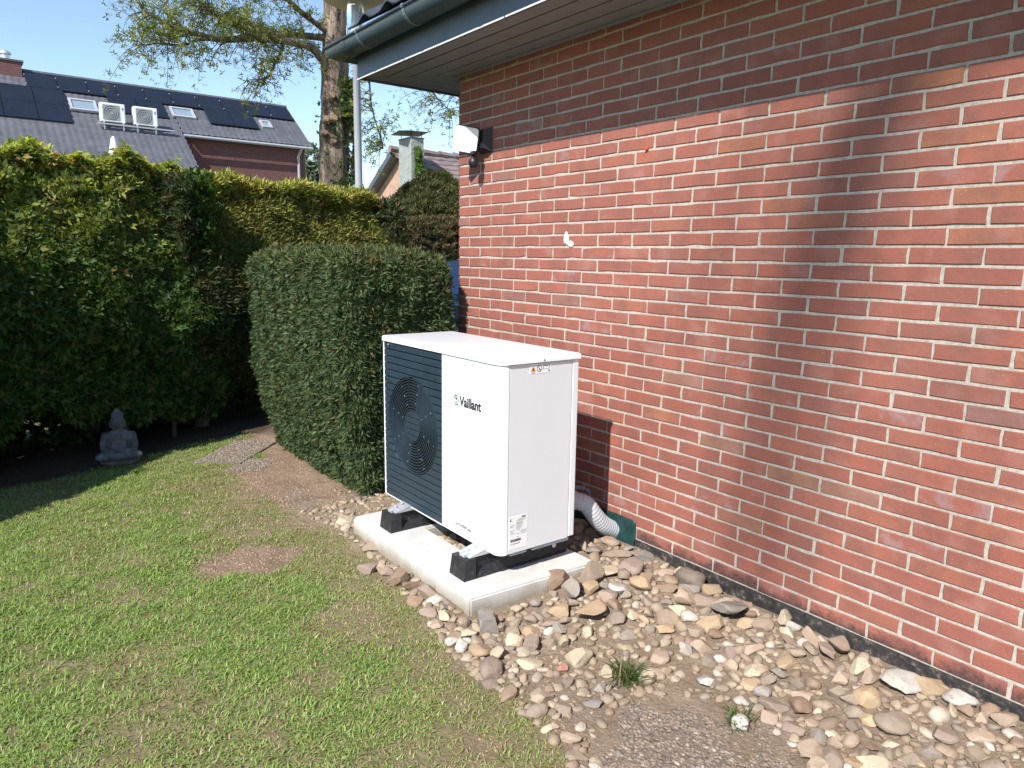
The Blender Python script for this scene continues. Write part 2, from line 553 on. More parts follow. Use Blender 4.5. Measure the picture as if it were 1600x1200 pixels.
# ---------------------------------------------------------------- ground
E_Y = np.array([-3.0, 1.2, 1.45, 1.62, 1.86, 2.11, 2.43, 2.89, 3.46, 3.75, 4.0, 4.30, 4.8, 5.15, 5.32, 5.5, 6.1, 9.0])
E_X = np.array([-1.2, -1.22, -1.29, -1.26, -1.25, -1.25, -1.23, -1.16, -1.10, -1.16, -1.22, -1.26, -1.27, -1.30, -1.06, -0.92, -0.85, -0.8])


def hedge_y(x):
    return 5.85 + (np.asarray(x, dtype=float) + 2.5) * 0.397


def lawn_cover(x, y):
    """1 on the lawn, 0 on bare soil"""
    x = np.asarray(x, float); y = np.asarray(y, float)
    P = np.stack([x, y], 1)
    e = np.interp(y, E_Y, E_X) + (fbm(P * 7, 3) - 0.5) * 0.16
    c = sstep(-0.07, 0.10, e - x)
    c = c * sstep(0.10, 0.32, hedge_y(x) - y + (fbm(P * 4, 8) - 0.5) * 0.2)
    def blob(cx, cy, rx, ry, k):
        d = ((x - cx) / rx) ** 2 + ((y - cy) / ry) ** 2 + (fbm(P * 5, 21, 4) - 0.5) * 3.4
        return 1 - k * (1 - sstep(0.2, 1.5, d))
    c = c * blob(-1.66, 3.56, 0.30, 0.20, 0.97) * blob(-1.42, 3.95, 0.22, 0.2, 0.45) * blob(-1.30, 4.55, 0.16, 0.35, 0.5)
    c = c * blob(-1.42, 2.75, 0.16, 0.30, 0.32) * blob(-1.55, 1.75, 0.18, 0.12, 0.45) * blob(-2.1, 3.95, 0.2, 0.12, 0.35)
    thin = fbm(P * 5.0, 40)
    return c * (0.62 + 0.38 * sstep(0.35, 0.55, thin))


def bed_height(x, y):
    """the stones lie on a low bank that rises to the slab and the wall"""
    x = np.asarray(x, float); y = np.asarray(y, float)
    h = 0.060 * sstep(-0.85, -0.35, x) * sstep(1.7, 2.3, y) * (1 - sstep(3.9, 4.2, y))
    h = np.maximum(h, 0.055 * sstep(-0.55, -0.10, x) * (1 - sstep(3.9, 4.2, y)))
    h += 0.025 * sstep(-1.18, -1.06, x) * sstep(2.2, 2.5, y) * (1 - sstep(3.6, 3.9, y))
    return h


def ground_z(x, y):
    x = np.asarray(x, float); y = np.asarray(y, float)
    P = np.stack([x, y], 1)
    near = (np.abs(x) < 8) & (np.abs(y) < 10)
    return np.where(near, bed_height(x, y) + (fbm(P * 2.2, 5) - 0.5) * 0.030 + (fbm(P * 14, 6, 2) - 0.5) * 0.010, 0.0)


gx = np.concatenate([[-300, -120, -50, -20, -10, -7, -5.5, -4.6], np.arange(-4.0, 0.12, 0.03), [0.3, 0.8, 2, 4, 8, 16, 40, 120, 300]])
gy = np.concatenate([[-300, -120, -40, -15, -6, -3, -1.5, -0.6, 0.0], np.arange(0.4, 7.0, 0.03), [7.3, 8, 9, 11, 14, 18, 25, 40, 70, 150, 300]])
GX, GY = np.meshgrid(gx, gy, indexing='ij')
px_, py_ = GX.ravel(), GY.ravel()
gz = ground_z(px_, py_)
cov = lawn_cover(px_, py_)
far = (px_ < -4.05) | (py_ > 7.0) | (px_ > 0.3)
cov = np.where(far, 0.9, cov)
nx, ny = len(gx), len(gy)
ii, jj = np.meshgrid(np.arange(nx - 1), np.arange(ny - 1), indexing='ij')
base = (ii * ny + jj).ravel()
GF = np.stack([base, base + ny, base + ny + 1, base + 1], 1)
bedness = sstep(-0.05, 0.10, px_ - np.interp(py_, E_Y, E_X)) * (py_ < 4.3)
hedge_shade = sstep(0.55, 0.15, hedge_y(px_) - py_ + 0.25 * (fbm(np.stack([px_, py_], 1) * 5, 77) - 0.5)) * (px_ < 1.3) * (py_ < 9)  # mask for the shade under the hedge, painted into the soil colour
gcol = np.stack([cov, bedness, hedge_shade], 1)
t = NT('garden_soil')
at = t.node('ShaderNodeAttribute', attribute_name='col')
sp = t.node('ShaderNodeSeparateColor'); t.link(at.outputs['Color'], sp.inputs[0])
soil = t.ramp(t.noise(5, 8, 0.7), [(0.3, (0.23, 0.155, 0.105)), (0.55, (0.345, 0.245, 0.175)), (0.8, (0.42, 0.315, 0.235))])
soil = t.mix(t.ramp(t.noise(130, 4, 0.7), [(0.35, 0.45), (0.6, 0.0)]), soil, (0.13, 0.085, 0.06))
sand = t.ramp(t.noise(7, 8, 0.7), [(0.3, (0.25, 0.185, 0.128)), (0.6, (0.365, 0.28, 0.20)), (0.8, (0.43, 0.345, 0.26))])
sand = t.mix(t.ramp(t.noise(160, 4, 0.7), [(0.35, 0.5), (0.6, 0.0)]), sand, (0.14, 0.105, 0.08))
soil = t.mix(sp.outputs[1], soil, sand)
soil = t.mix(sp.outputs[2], soil, t.ramp(t.noise(30, 6, 0.7), [(0.3, (0.035, 0.026, 0.018)), (0.6, (0.085, 0.062, 0.042)), (0.8, (0.15, 0.11, 0.075))]))  # dark brown stands in for the hedge's shade on the soil
thatch = t.ramp(t.noise(60, 5, 0.75), [(0.3, (0.12, 0.125, 0.050)), (0.55, (0.225, 0.215, 0.095)), (0.8, (0.37, 0.325, 0.175))])
gmix = t.math('MULTIPLY', sp.outputs[0], t.ramp(t.noise(38, 4, 0.6), [(0.25, 0.55), (0.6, 1.0)]))
M['soil'] = t.set(t.mix(gmix, soil, thatch), 0.95, spec=0.15, bump=t.math('ADD', t.noise(45, 8, 0.7), t.math('MULTIPLY', t.noise(14, 4), 0.8)), bdist=0.022)
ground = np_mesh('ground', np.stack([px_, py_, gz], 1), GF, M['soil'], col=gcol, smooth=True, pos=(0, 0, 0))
tag(ground, kind='structure')

# ---------------------------------------------------------------- the brick house
CP, LP, ZT = 0.0654, 0.2438, 2.1414            # course, brick pitch, height of bed joint 0
Y_CORNER, WALL_TOP = 4.157, 2.73
house = empty('brick_house', (0.0, Y_CORNER, 0.0), 'red brick house with dark eaves, gutter and soffit behind the heat pump', 'house')
wall = MB().box(0.0048, 9.0, -6.0, Y_CORNER - 0.006, 0.112, WALL_TOP).build('wall', M['mortar'], house)
MB().box(0.001, 8.99, -6.0, Y_CORNER - 0.003, -0.25, 0.1115).build('plinth', M['tar'], house)


def brick_mesh(w, h, seed):
    """one brick, outward face at local x = 0 looking to -x; rough rim with a small chamfer"""
    rg = random.Random(seed)
    j = lambda s: rg.uniform(-s, s)
    a, b = w / 2, h / 2
    pts = [(-a, -b), (-a * 0.33, -b), (a * 0.33, -b), (a, -b), (a, 0), (a, b), (a * 0.33, b), (-a * 0.33, b), (-a, b), (-a, 0)]
    pts = [(p[0] + j(0.0018), p[1] + j(0.0017)) for p in pts]
    for k in ([rg.randrange(10)] if rg.random() < 0.55 else []):      # a chipped arris
        pts[k] = (pts[k][0] * (1 - rg.uniform(0.01, 0.03)), pts[k][1] * (1 - rg.uniform(0.06, 0.22)))
    ch = 0.0026
    front = [(j(0.0004), p[0] * (1 - ch / a), p[1] * (1 - ch / b)) for p in pts]
    mid = [(0.0026, p[0], p[1]) for p in pts]
    back = [(0.03, p[0], p[1]) for p in pts]
    n = 10
    fs = [tuple(range(n))]
    for o in (0, n):
        fs += [(o + i, o + n + i, o + n + (i + 1) % n, o + (i + 1) % n) for i in range(n)]
    return front + mid + back, fs


def to_px(p):
    v = Vector(p) - CAM
    z = v.dot(_f)
    return (800 + FPX * v.dot(_r2) / z, 600 - FPX * v.dot(_u2) / z, z)


bricks = []                                       # (y_centre, z_centre, width)
for k in range(-9, 31):
    zc = ZT - CP * (k + 0.5)
    j0 = 0 if k % 2 else 1
    edges = [Y_CORNER] + [4.0327 - LP / 2 * (j0 + 2 * i) for i in range(0, 24)]
    for i in range(len(edges) - 1):
        y1, y0 = edges[i], edges[i + 1]
        jo = 0.0054
        ya, yb = y0 + jo, y1 - (jo if i else 0.0)
        jx = random.Random(k * 100 + i).uniform(-0.0025, 0.0025)
        bricks.append(((ya + yb) / 2 + (jx if i else 0), zc, yb - ya, i == 0))
HB = CP - 0.0112


def seen(b):
    if b[0] < 0.2: return 0.0
    q = [to_px((0, b[0] + s * b[2] / 2, b[1] + u * HB / 2)) for s in (-1, 1) for u in (-1, 1)]
    if min(p[2] for p in q) < 0.1: return 0.0
    x = [min(max(p[0], 0), 1600) for p in q]; y = [min(max(p[1], 0), 1200) for p in q]
    w = (max(x[2], x[3]) - min(x[0], x[1])), (max(y) - min(y))
    # hidden behind the heat pump
    cx, cy = sum(x) / 4, sum(y) / 4
    if 600 < cx < 890 and 560 < cy: return 0.0
    return abs(w[0]) * abs(w[1])


order = sorted(range(len(bricks)), key=lambda i: -seen(bricks[i]))
single = set(order[:300])
variants = {}
jv, jf = [], []
for i, (yc, zc, w, corner) in enumerate(bricks):
    dx = random.Random(i).uniform(-0.0012, 0.0012)
    if i in single:
        key = (round(w, 3), i % 9)
        if key not in variants:
            v, f = brick_mesh(w, HB, hash(key) & 0xffff)
            me = mesh_from('brick', v, f)
            me.materials.append(M['brick'])
            variants[key] = me
        o = bpy.data.objects.new('brick', variants[key])
        link(o, wall, (dx, yc, zc))
    else:
        v, f = brick_mesh(w, HB, i)
        n = len(jv)
        jv += [(x + dx, y + yc, z + zc) for x, y, z in v]
        jf += [tuple(q + n for q in ff) for ff in f]
        if corner:                                # the return of the corner brick
            n = len(jv)
            jv += [(x2, Y_CORNER + 0.001, z2) for x2, z2 in ((0.0, zc - HB / 2), (0.11, zc - HB / 2), (0.11, zc + HB / 2), (0.0, zc + HB / 2))]
            jf.append((n, n + 3, n + 2, n + 1))
rest = put('brick_courses', jv, jf, M['brick_far'], wall)
tag(rest, kind='stuff')

# eaves: soffit boards, fascia, trim, gutter, tiles
FX, FY, SZ = -0.47, 4.61, 2.705
nb = 4
for i in range(nb):                               # boards along the long side, mitred at the corner
    a0, a1 = i / nb, (i + 1) / nb
    x0, x1 = FX * a0, FX * a1
    y0, y1 = Y_CORNER + (FY - Y_CORNER) * a0, Y_CORNER + (FY - Y_CORNER) * a1
    g = 0.006
    poly = [(x0 - g, -5.0), (x1 + g, -5.0), (x1 + g, y1 - g * 2), (x0 - g, y0 - g * 2)]
    m = MB().extrude(poly, SZ, SZ + 0.012, lambda a, b, w: (a, b, w))
    m.build('soffit_board', M['soffit'], house)
    poly = [(x0, y0 + g * 2), (x1, y1 + g * 2 - g), (9.0, y1 - g), (9.0, y0 + g)]
    MB().extrude(poly, SZ, SZ + 0.012, lambda a, b, w: (a, b, w)).build('soffit_board', M['soffit'], house)
MB().box(FX + 0.01, 9.0, -5.0, FY - 0.01, SZ + 0.0125, SZ + 0.03).build('soffit_backing', M['dark'], house)
MB().rbox(-0.022, -0.002, -5.0, Y_CORNER + 0.02, SZ - 0.014, SZ - 0.001, 0.002).build('wall_trim', M['soffit'], house)
fa = MB()
fa.box(FX - 0.02, FX, -5.0, FY + 0.02, SZ - 0.012, 2.93).build('fascia', M['fascia'], house)
MB().box(FX + 0.0005, 9.0, FY, FY + 0.02, SZ - 0.012, 2.93).build('fascia', M['fascia'], house)
tr = MB()
yy = -5.0
for ln in (2.5, 2.5, 2.0, 1.0, 1.0, 1.0):
    e = min(yy + ln - 0.012, FY + 0.018)
    tr.box(FX - 0.0235, FX - 0.0205, yy, e, SZ - 0.015, SZ - 0.007)
    yy += ln
tr.build('fascia_trim', M['trim'], house)

GXC, GYC, GZC, GR = FX - 0.100, FY + 0.100, 2.885, 0.076


def gutter_profile():
    out = []
    for k in range(13):                           # half round: from the back lip, under, to the front lip
        a = math.pi * k / 12
        out.append((math.cos(a), -math.sin(a)))
    return out


prof = gutter_profile()
vs, fs = [], []
rows = []
for r_, dz in ((GR, 0.0), (GR - 0.003, 0.0)):
    for c_, s_ in prof:
        # station 1 far along -Y, station 2 at the mitre, station 3 along +X
        rows.append([(GXC + r_ * c_, -5.0, GZC + r_ * s_), (GXC + r_ * c_, GYC - r_ * c_, GZC + r_ * s_), (9.0, GYC - r_ * c_, GZC + r_ * s_)])
for r_ in rows: vs += r_
n = len(prof)
for q in range(n - 1):
    for s_ in range(2):
        fs.append((q * 3 + s_, q * 3 + s_ + 1, (q + 1) * 3 + s_ + 1, (q + 1) * 3 + s_))
        o_ = n * 3
        fs.append((o_ + q * 3 + s_, o_ + (q + 1) * 3 + s_, o_ + (q + 1) * 3 + s_ + 1, o_ + q * 3 + s_ + 1))
gut = shade_auto(put('gutter', vs, fs, M['gutter'], house), 50)
MB().tube([(GXC - GR - 0.004, -5.0, GZC + 0.004), (GXC - GR - 0.004, GYC + GR + 0.004, GZC + 0.004), (9.0, GYC + GR + 0.004, GZC + 0.004)], 0.009, 10).build('gutter_bead', M['gutter'], gut, True)
for yb in (4.30, 3.72, 3.14, 2.56, 1.98, 1.40, 0.82, 0.24):
    m = MB()
    w = 0.012
    ring = [(GXC + (GR + 0.004) * c_, GZC + (GR + 0.004) * s_) for c_, s_ in prof]
    ring2 = [(GXC + (GR + 0.0005) * c_, GZC + (GR + 0.0005) * s_) for c_, s_ in prof]
    for q in range(n - 1):
        m.extrude([ring[q], ring[q + 1], ring2[q + 1], ring2[q]], yb - w, yb + w, lambda a, b, ww: (a, ww, b))
    m.box(GXC - GR - 0.010, GXC - GR + 0.006, yb - w, yb + w, GZC - 0.004, GZC + 0.016)
    m.build('gutter_bracket', M['bracket'], gut)
for yb in (4.52,):
    m = MB()
    ring = [(GXC + (GR + 0.0025) * c_, GZC + (GR + 0.0025) * s_) for c_, s_ in prof]
    ring2 = [(GXC + (GR + 0.0005) * c_, GZC + (GR + 0.0005) * s_) for c_, s_ in prof]
    for q in range(n - 1):
        m.extrude([ring[q], ring[q + 1], ring2[q + 1], ring2[q]], yb - 0.03, yb + 0.03, lambda a, b, ww: (a, ww, b))
    m.build('gutter_joint', M['gutter'], gut)

# hipped roof: boarding, then the lowest rows of tiles one by one
RP = math.tan(math.radians(32))
ex, ey, ez = GXC + 0.05, GYC - 0.05, 2.955
rdg = 4.2
roof = put('roof', [(ex, -6, ez), (ex, ey, ez), (ex + 9.0, ey, ez), (ex + rdg, -6, ez + rdg * RP), (ex + rdg, ey - rdg, ez + rdg * RP), (ex + 9, ey - rdg, ez + rdg * RP)],
           [(0, 1, 4, 3), (1, 2, 5, 4)], M['tile'], house)


def tile_mesh():
    vs, fs = [], []
    n = 12
    for e, (dx, dz) in enumerate(((0.0, 0.0), (0.40, 0.40 * RP))):
        for th in (0.0, -0.016):
            for k in range(n + 1):
                u = k / n
                z = 0.038 * (0.5 - 0.5 * math.cos(2 * math.pi * min(1, u * 1.6))) if u < 0.625 else 0.0
                vs.append((dx, (u - 0.5) * 0.33, dz + z + th + 0.02 - 0.012 * e))
    r = n + 1
    for k in range(n):
        fs += [(k, k + 1, 2 * r + k + 1, 2 * r + k), (r + k, 3 * r + k, 3 * r + k + 1, r + k + 1), (k, r + k, r + k + 1, k + 1)]
    me = mesh_from('roof_tile', vs, fs, True)
    me.materials.append(M['tile'])
    return me


tm = tile_mesh()
for row in range(2):
    for i in range(14):
        o = bpy.data.objects.new('roof_tile', tm)
        link(o, roof, (ex - 0.05 + row * 0.34, 4.42 - row * 0.34 - i * 0.30, ez + 0.012 + row * (0.34 * RP + 0.004)))
hip = MB()
for i in range(1, 6):
    a = Vector((ex - 0.06 + i * 0.33, ey + 0.06 - i * 0.33, ez + 0.045 + i * 0.33 * RP))
    b = a + Vector((0.38, -0.38, 0.38 * RP + 0.02))
    MB().tube([a, b], [0.095, 0.080], 12).build('hip_tile', M['tile'], roof, True)

# ---------------------------------------------------------------- things on the wall
fl = empty('floodlight', (0.0, 3.86, 2.2), 'white square floodlight with black bracket and sensor on the brick wall', 'floodlight')
m = MB()
m.add([(0.0, 3.775, 2.195), (0.0, 3.905, 2.195), (0.0, 3.905, 2.345), (0.0, 3.775, 2.345), (-0.055, 3.80, 2.22), (-0.055, 3.885, 2.22), (-0.055, 3.885, 2.32), (-0.055, 3.80, 2.32)],
      [(0, 1, 2, 3), (4, 7, 6, 5), (0, 4, 5, 1), (1, 5, 6, 2), (2, 6, 7, 3), (3, 7, 4, 0)])
m.build('housing', M['blackplastic'], fl)
# the white square face, tilted down, on a black back shell
Mt = Matrix.Translation((-0.125, 3.885, 2.27)) @ Matrix.Rotation(math.radians(46), 4, 'Z') @ Matrix.Rotation(math.radians(-12), 4, 'Y')
def rsq(h, r, n=6):
    out = []
    for cx, cy, a0 in ((h - r, h - r, 0), (-h + r, h - r, 90), (-h + r, -h + r, 180), (h - r, -h + r, 270)):
        out += [(cx + r * math.cos(math.radians(a0 + 90 * k / n)), cy + r * math.sin(math.radians(a0 + 90 * k / n))) for k in range(n + 1)]
    return out
m = MB().extrude(rsq(0.074, 0.020), -0.014, 0.008, lambda a, b, w: (w, a, b))
m.xform(Mt @ Matrix.Rotation(math.radians(10), 4, 'X')).build('diffuser', M['lampwhite'], fl)
m = MB().extrude(rsq(0.078, 0.022), 0.0085, 0.034, lambda a, b, w: (w, a, b))
m.xform(Mt @ Matrix.Rotation(math.radians(10), 4, 'X')).build('back_shell', M['blackplastic'], fl)
MB().tube([(-0.05, 3.845, 2.27), (-0.095, 3.875, 2.27)], 0.022, 12).build('swivel_arm', M['blackplastic'], fl)
m = MB().rbox(-0.105, -0.065, 3.83, 3.90, 2.178, 2.20, 0.004)
m.build('sensor_bracket', M['blackplastic'], fl)
m = MB().lathe([(0.004, -0.036), (0.022, -0.030), (0.031, -0.012), (0.031, 0.008), (0.022, 0.024), (0.010, 0.032), (0.008, 0.06)], 18, (-0.085, 3.86, 2.135))
m.build('motion_sensor', M['blackplastic'], fl, True)


def blob(name, c, r, mat, seed, flat=0.25, label=None, cat=None, n=2):
    bm = bmesh.new()
    bmesh.ops.create_icosphere(bm, subdivisions=n, radius=1.0)
    for v in bm.verts:
        k = 1 + 0.35 * mnoise.noise(v.co * 1.3 + Vector((seed, seed * 2.1, 0)))
        v.co = Vector((c[0] + v.co.x * r[0] * k, c[1] + v.co.y * r[1] * k, c[2] + v.co.z * r[2] * k))
    o = MB().bm(bm).build(name, mat, None, True)
    return tag(o, label, cat)


blob('filler_patch', (0.0, 3.062, 1.665), (0.007, 0.020, 0.036), M['putty'], 3, label='larger white filler dab on the bricks, upper of two', cat='filler', n=3)
blob('filler_patch', (0.0, 3.022, 1.632), (0.009, 0.021, 0.018), M['putty'], 9, label='small round white filler dab on the bricks, lower of two', cat='filler', n=3)
m = MB().lathe([(0.009, 0.0), (0.010, 0.004), (0.007, 0.012), (0.002, 0.014)], 12)
m.xform(Matrix.Translation((0.0, 2.493, 2.08)) @ Matrix.Rotation(math.radians(-90), 4, 'Y'))
tag(m.build('wall_plug', M['red']), 'small red plastic plug in the sunlit brick wall', 'wall plug')

# ---------------------------------------------------------------- slab and feet
PT = 0.100
slab = MB()
outer = [(-1.068, 2.405), (-0.345, 2.375), (-0.345, 3.62), (-1.035, 3.62), (-1.066, 3.59)]
inner = [(-0.80, 2.84), (-0.42, 2.84), (-0.42, 3.235), (-0.80, 3.235)]
bm = bmesh.new()
def ring(pts, z): return [bm.verts.new((x, y, z)) for x, y in pts]
o1, i1 = ring(outer, PT), ring(inner, PT)
o0, i0 = ring(outer, -0.12), ring(inner, -0.12)
for o_, z_ in ((o1, i1),):
    bm.faces.new((o_[0], o_[1], z_[1], z_[0])); bm.faces.new((o_[1], o_[2], z_[2], z_[1]))
    bm.faces.new((o_[2], o_[3], z_[3], z_[2])); bm.faces.new((o_[3], o_[4], z_[0], z_[3])); bm.faces.new((o_[4], o_[0], z_[0]))
for a, b in ((o1, o0), (i0, i1)):
    nn = len(a)
    for q in range(nn):
        bm.faces.new((a[q], b[q], b[(q + 1) % nn], a[(q + 1) % nn]))
bmesh.ops.recalc_face_normals(bm, faces=bm.faces)
bmesh.ops.bevel(bm, geom=[e for e in bm.edges if all(abs(v.co.z - PT) < 1e-4 for v in e.verts) and len(e.link_faces) == 2 and e.calc_face_angle(0) > 0.5] +
                [e for e in bm.edges if abs(e.verts[0].co.z - e.verts[1].co.z) > 0.1 and e.verts[0].co.x < -0.9], offset=0.008, segments=2, affect='EDGES')
slab.bm(bm)
pad = shade_auto(slab.build('concrete_slab', M['concrete']), 35)
tag(pad, 'pale concrete foundation frame under the heat pump', 'foundation')

for (yc, lab) in ((2.625, 'black rubber mounting block under the near end of the heat pump'), (3.335, 'black rubber mounting block under the far end of the heat pump')):
    ft = empty('mounting_block', (-0.7, yc, PT), lab, 'mounting block', 'rubber mounting blocks on the slab')
    hw, tw, zt = 0.064, 0.056, PT + 0.096
    m = MB()
    # end cap, thin web with a sloping pocket floor, long body
    def seg(x0, x1, w0, w1, z0, z1):
        m.add([(x0, yc - w0, z0), (x1, yc - w0, z0), (x1, yc + w0, z0), (x0, yc + w0, z0), (x0, yc - w1, z1), (x1, yc - w1, z1), (x1, yc + w1, z1), (x0, yc + w1, z1)],
              [(0, 3, 2, 1), (4, 5, 6, 7), (0, 1, 5, 4), (1, 2, 6, 5), (2, 3, 7, 6), (3, 0, 4, 7)])
    m.add([(-0.995, yc - hw, PT), (-0.93, yc - hw, PT), (-0.93, yc + hw, PT), (-0.995, yc + hw, PT), (-0.985, yc - tw, zt), (-0.93, yc - tw, zt), (-0.93, yc + tw, zt), (-0.985, yc + tw, zt)],
          [(0, 3, 2, 1), (4, 5, 6, 7), (0, 1, 5, 4), (1, 2, 6, 5), (2, 3, 7, 6), (3, 0, 4, 7)])
    seg(-0.93, -0.80, 0.030, 0.028, PT, zt)
    for s_ in (-1, 1):
        a = [(-0.93, yc + s_ * hw, PT), (-0.80, yc + s_ * hw, PT), (-0.80, yc + s_ * 0.029, PT), (-0.93, yc + s_ * 0.029, PT),
             (-0.93, yc + s_ * (hw - 0.004), PT + 0.012), (-0.80, yc + s_ * (hw - 0.004), PT + 0.012), (-0.80, yc + s_ * 0.029, PT + 0.040), (-0.93, yc + s_ * 0.029, PT + 0.040)]
        m.add(a, [(0, 1, 5, 4), (4, 5, 6, 7), (0, 4, 7, 3), (1, 2, 6, 5)])
    m.add([(-0.80, yc - hw, PT), (-0.38, yc - hw, PT), (-0.38, yc + hw, PT), (-0.80, yc + hw, PT), (-0.815, yc - tw, zt), (-0.385, yc - tw, zt), (-0.385, yc + tw, zt), (-0.815, yc + tw, zt)],
          [(0, 3, 2, 1), (4, 5, 6, 7), (0, 1, 5, 4), (1, 2, 6, 5), (2, 3, 7, 6), (3, 0, 4, 7)])
    m.build('rubber_body', M['rubber'], ft)
    # grip pads along the bottom edge
    for q in range(5):
        MB().rbox(-0.79 + q * 0.085, -0.735 + q * 0.085, yc - hw - 0.006, yc + hw + 0.006, PT + 0.0005, PT + 0.012, 0.003).build('grip_pad', M['rubber'], ft)
    ch = MB()
    ch.box(-0.968, -0.395, yc - 0.021, yc + 0.021, zt - 0.010, zt + 0.003)
    ch.box(-0.968, -0.395, yc - 0.0215, yc - 0.0185, zt + 0.0032, zt + 0.014)
    ch.box(-0.968, -0.395, yc + 0.0185, yc + 0.0215, zt + 0.0032, zt + 0.014)
    ch.build('channel_rail', M['galv'], ft)
    br = MB()
    br.add([(-0.955, yc - 0.045, zt + 0.004), (-0.955, yc + 0.05, zt + 0.004), (-0.845, yc + 0.05, zt + 0.032), (-0.845, yc - 0.045, zt + 0.032),
            (-0.955, yc - 0.045, zt + 0.0015), (-0.955, yc + 0.05, zt + 0.0015), (-0.845, yc + 0.05, zt + 0.029), (-0.845, yc - 0.045, zt + 0.029)],
           [(0, 1, 2, 3), (7, 6, 5, 4), (0, 4, 5, 1), (1, 5, 6, 2), (2, 6, 7, 3), (3, 7, 4, 0)])
    br.add([(-0.955, yc - 0.045, zt + 0.0016), (-0.845, yc - 0.045, zt + 0.0016), (-0.845, yc - 0.045, zt + 0.032), (-0.955, yc - 0.043, zt + 0.0016), (-0.845, yc - 0.043, zt + 0.0016), (-0.845, yc - 0.043, zt + 0.032)],
           [(0, 1, 2), (5, 4, 3), (0, 3, 4, 1), (1, 4, 5, 2), (2, 5, 3, 0)])
    br.build('angle_bracket', M['galv'], ft)
    for bx_ in (-0.925, -0.885):
        MB().lathe([(0.0075, 0.0), (0.0075, 0.005), (0.004, 0.006), (0.004, 0.011)], 6, (bx_, yc + 0.012, zt + 0.010 + (bx_ + 0.955) * 0.25)).build('bolt', M['galv'], ft)
    MB().lathe([(0.014, 0.0), (0.012, 0.004), (0.006, 0.006)], 12).xform(Matrix.Translation((-0.46, yc - hw + 0.006, PT + 0.05)) @ Matrix.Rotation(math.radians(90), 4, 'X')).build('bolt_cap', M['galv'], ft)

# ---------------------------------------------------------------- heat pump
HX0, HX1, HY0, HY1, HZ0, HZ1 = -0.865, -0.41, 2.478, 3.592, 0.215, 1.123
hp = empty('heat_pump', ((HX0 + HX1) / 2, (HY0 + HY1) / 2, HZ0), 'white and slate blue air source heat pump beside the brick wall', 'heat pump')


def plan(inset, rn, rf, seg=8):
    """outline seen from above, with a rounded near front corner (rn) and far front corner (rf)"""
    x0, x1, y0, y1 = HX0 + inset, HX1 - inset, HY0 + inset, HY1 - inset
    pts = []
    for k in range(seg + 1):                      # near front corner
        a = math.pi + (math.pi / 2) * k / seg
        pts.append((x0 + rn + rn * math.cos(a), y0 + rn + rn * math.sin(a)))
    pts.append((x1, y0))
    pts.append((x1, y1))
    for k in range(4 + 1):
        a = math.pi / 2 + (math.pi / 2) * k / 4
        pts.append((x0 + rf + rf * math.cos(a), y1 - rf + rf * math.sin(a)))
    return pts


LIDZ = HZ1 - 0.028
GY0, GY1 = 2.968, 3.578                            # the grille field on the front
GZ0, GZ1 = HZ0 - 0.004 + 0.006, LIDZ - 0.004
# casing: the outline with an opening for the grille left out of the front
o_ = plan(0.002, 0.046, 0.010)
m = MB()
near = o_[:9]; rest_ = o_[9:]
# white front panel, from the grille round the near corner to the side seam
pf = [(HX0 + 0.002, GY0)] + near
for a, b in zip(pf[:-1], pf[1:]):
    m.add([(a[0], a[1], HZ0), (b[0], b[1], HZ0), (b[0], b[1], LIDZ), (a[0], a[1], LIDZ)], [(0, 1, 2, 3)])
m.add([(HX0 + 0.002, GY0, HZ0), (HX0 + 0.002, GY0, LIDZ), (HX0 + 0.03, GY0, LIDZ), (HX0 + 0.03, GY0, HZ0)], [(0, 1, 2, 3)])
fp = m.build('front_panel', M['white'], hp)
shade_auto(fp, 30)
xs = near[-1][0]
MB().box(xs, xs + 0.004, HY0 + 0.0045, HY0 + 0.02, HZ0, LIDZ).build('panel_seam', M['seam'], hp)
MB().rbox(xs + 0.004, HX1 - 0.038, HY0 + 0.003, HY0 + 0.02, HZ0 + 0.001, LIDZ - 0.004, 0.002).build('side_panel', M['shadedwhite'], hp)
MB().box(HX1 - 0.038, HX1 - 0.035, HY0 + 0.0055, HY0 + 0.02, HZ0, LIDZ).build('panel_seam', M['seam'], hp)
MB().rbox(HX1 - 0.035, HX1, HY0 + 0.0015, HY0 + 0.03, HZ0 + 0.006, LIDZ - 0.002, 0.004).build('rear_post', M['white'], hp)
MB().box(HX0 + 0.055, HX1 - 0.002, HY0 + 0.021, HY1 - 0.003, HZ0 + 0.004, LIDZ - 0.001).build('casing', M['shadedwhite'], hp)
MB().rbox(HX0 + 0.002, HX0 + 0.06, GY1 + 0.0005, HY1 - 0.001, HZ0, LIDZ, 0.003).build('far_post', M['white'], hp)
MB().box(HX0 + 0.004, HX0 + 0.05, GY0 + 0.001, GY1, HZ0 - 0.003, HZ0 + 0.0025).build('bottom_lip', M['white'], hp)
# lid with a rounded upper edge
lo, mid_, top_ = plan(-0.006, 0.052, 0.016), plan(-0.006, 0.052, 0.016), plan(0.004, 0.044, 0.010)
n = len(lo)
vs = [(x, y, LIDZ) for x, y in lo] + [(x, y, HZ1 - 0.009) for x, y in mid_]
vs += [(x + (tx - x) * 0.35, y + (ty - y) * 0.35, HZ1 - 0.0025) for (x, y), (tx, ty) in zip(mid_, top_)] + [(x, y, HZ1) for x, y in top_]
fs = [tuple(range(n - 1, -1, -1)), tuple(range(3 * n, 4 * n))]
for r_ in range(3):
    fs += [(r_ * n + i, r_ * n + (i + 1) % n, (r_ + 1) * n + (i + 1) % n, (r_ + 1) * n + i) for i in range(n)]
shade_auto(put('lid', vs, fs, M['white'], hp), 50)
MB().extrude(plan(0.006, 0.044, 0.012), LIDZ - 0.0035, LIDZ, lambda a, b, w: (a, b, w)).build('lid_gap', M['seam'], hp)
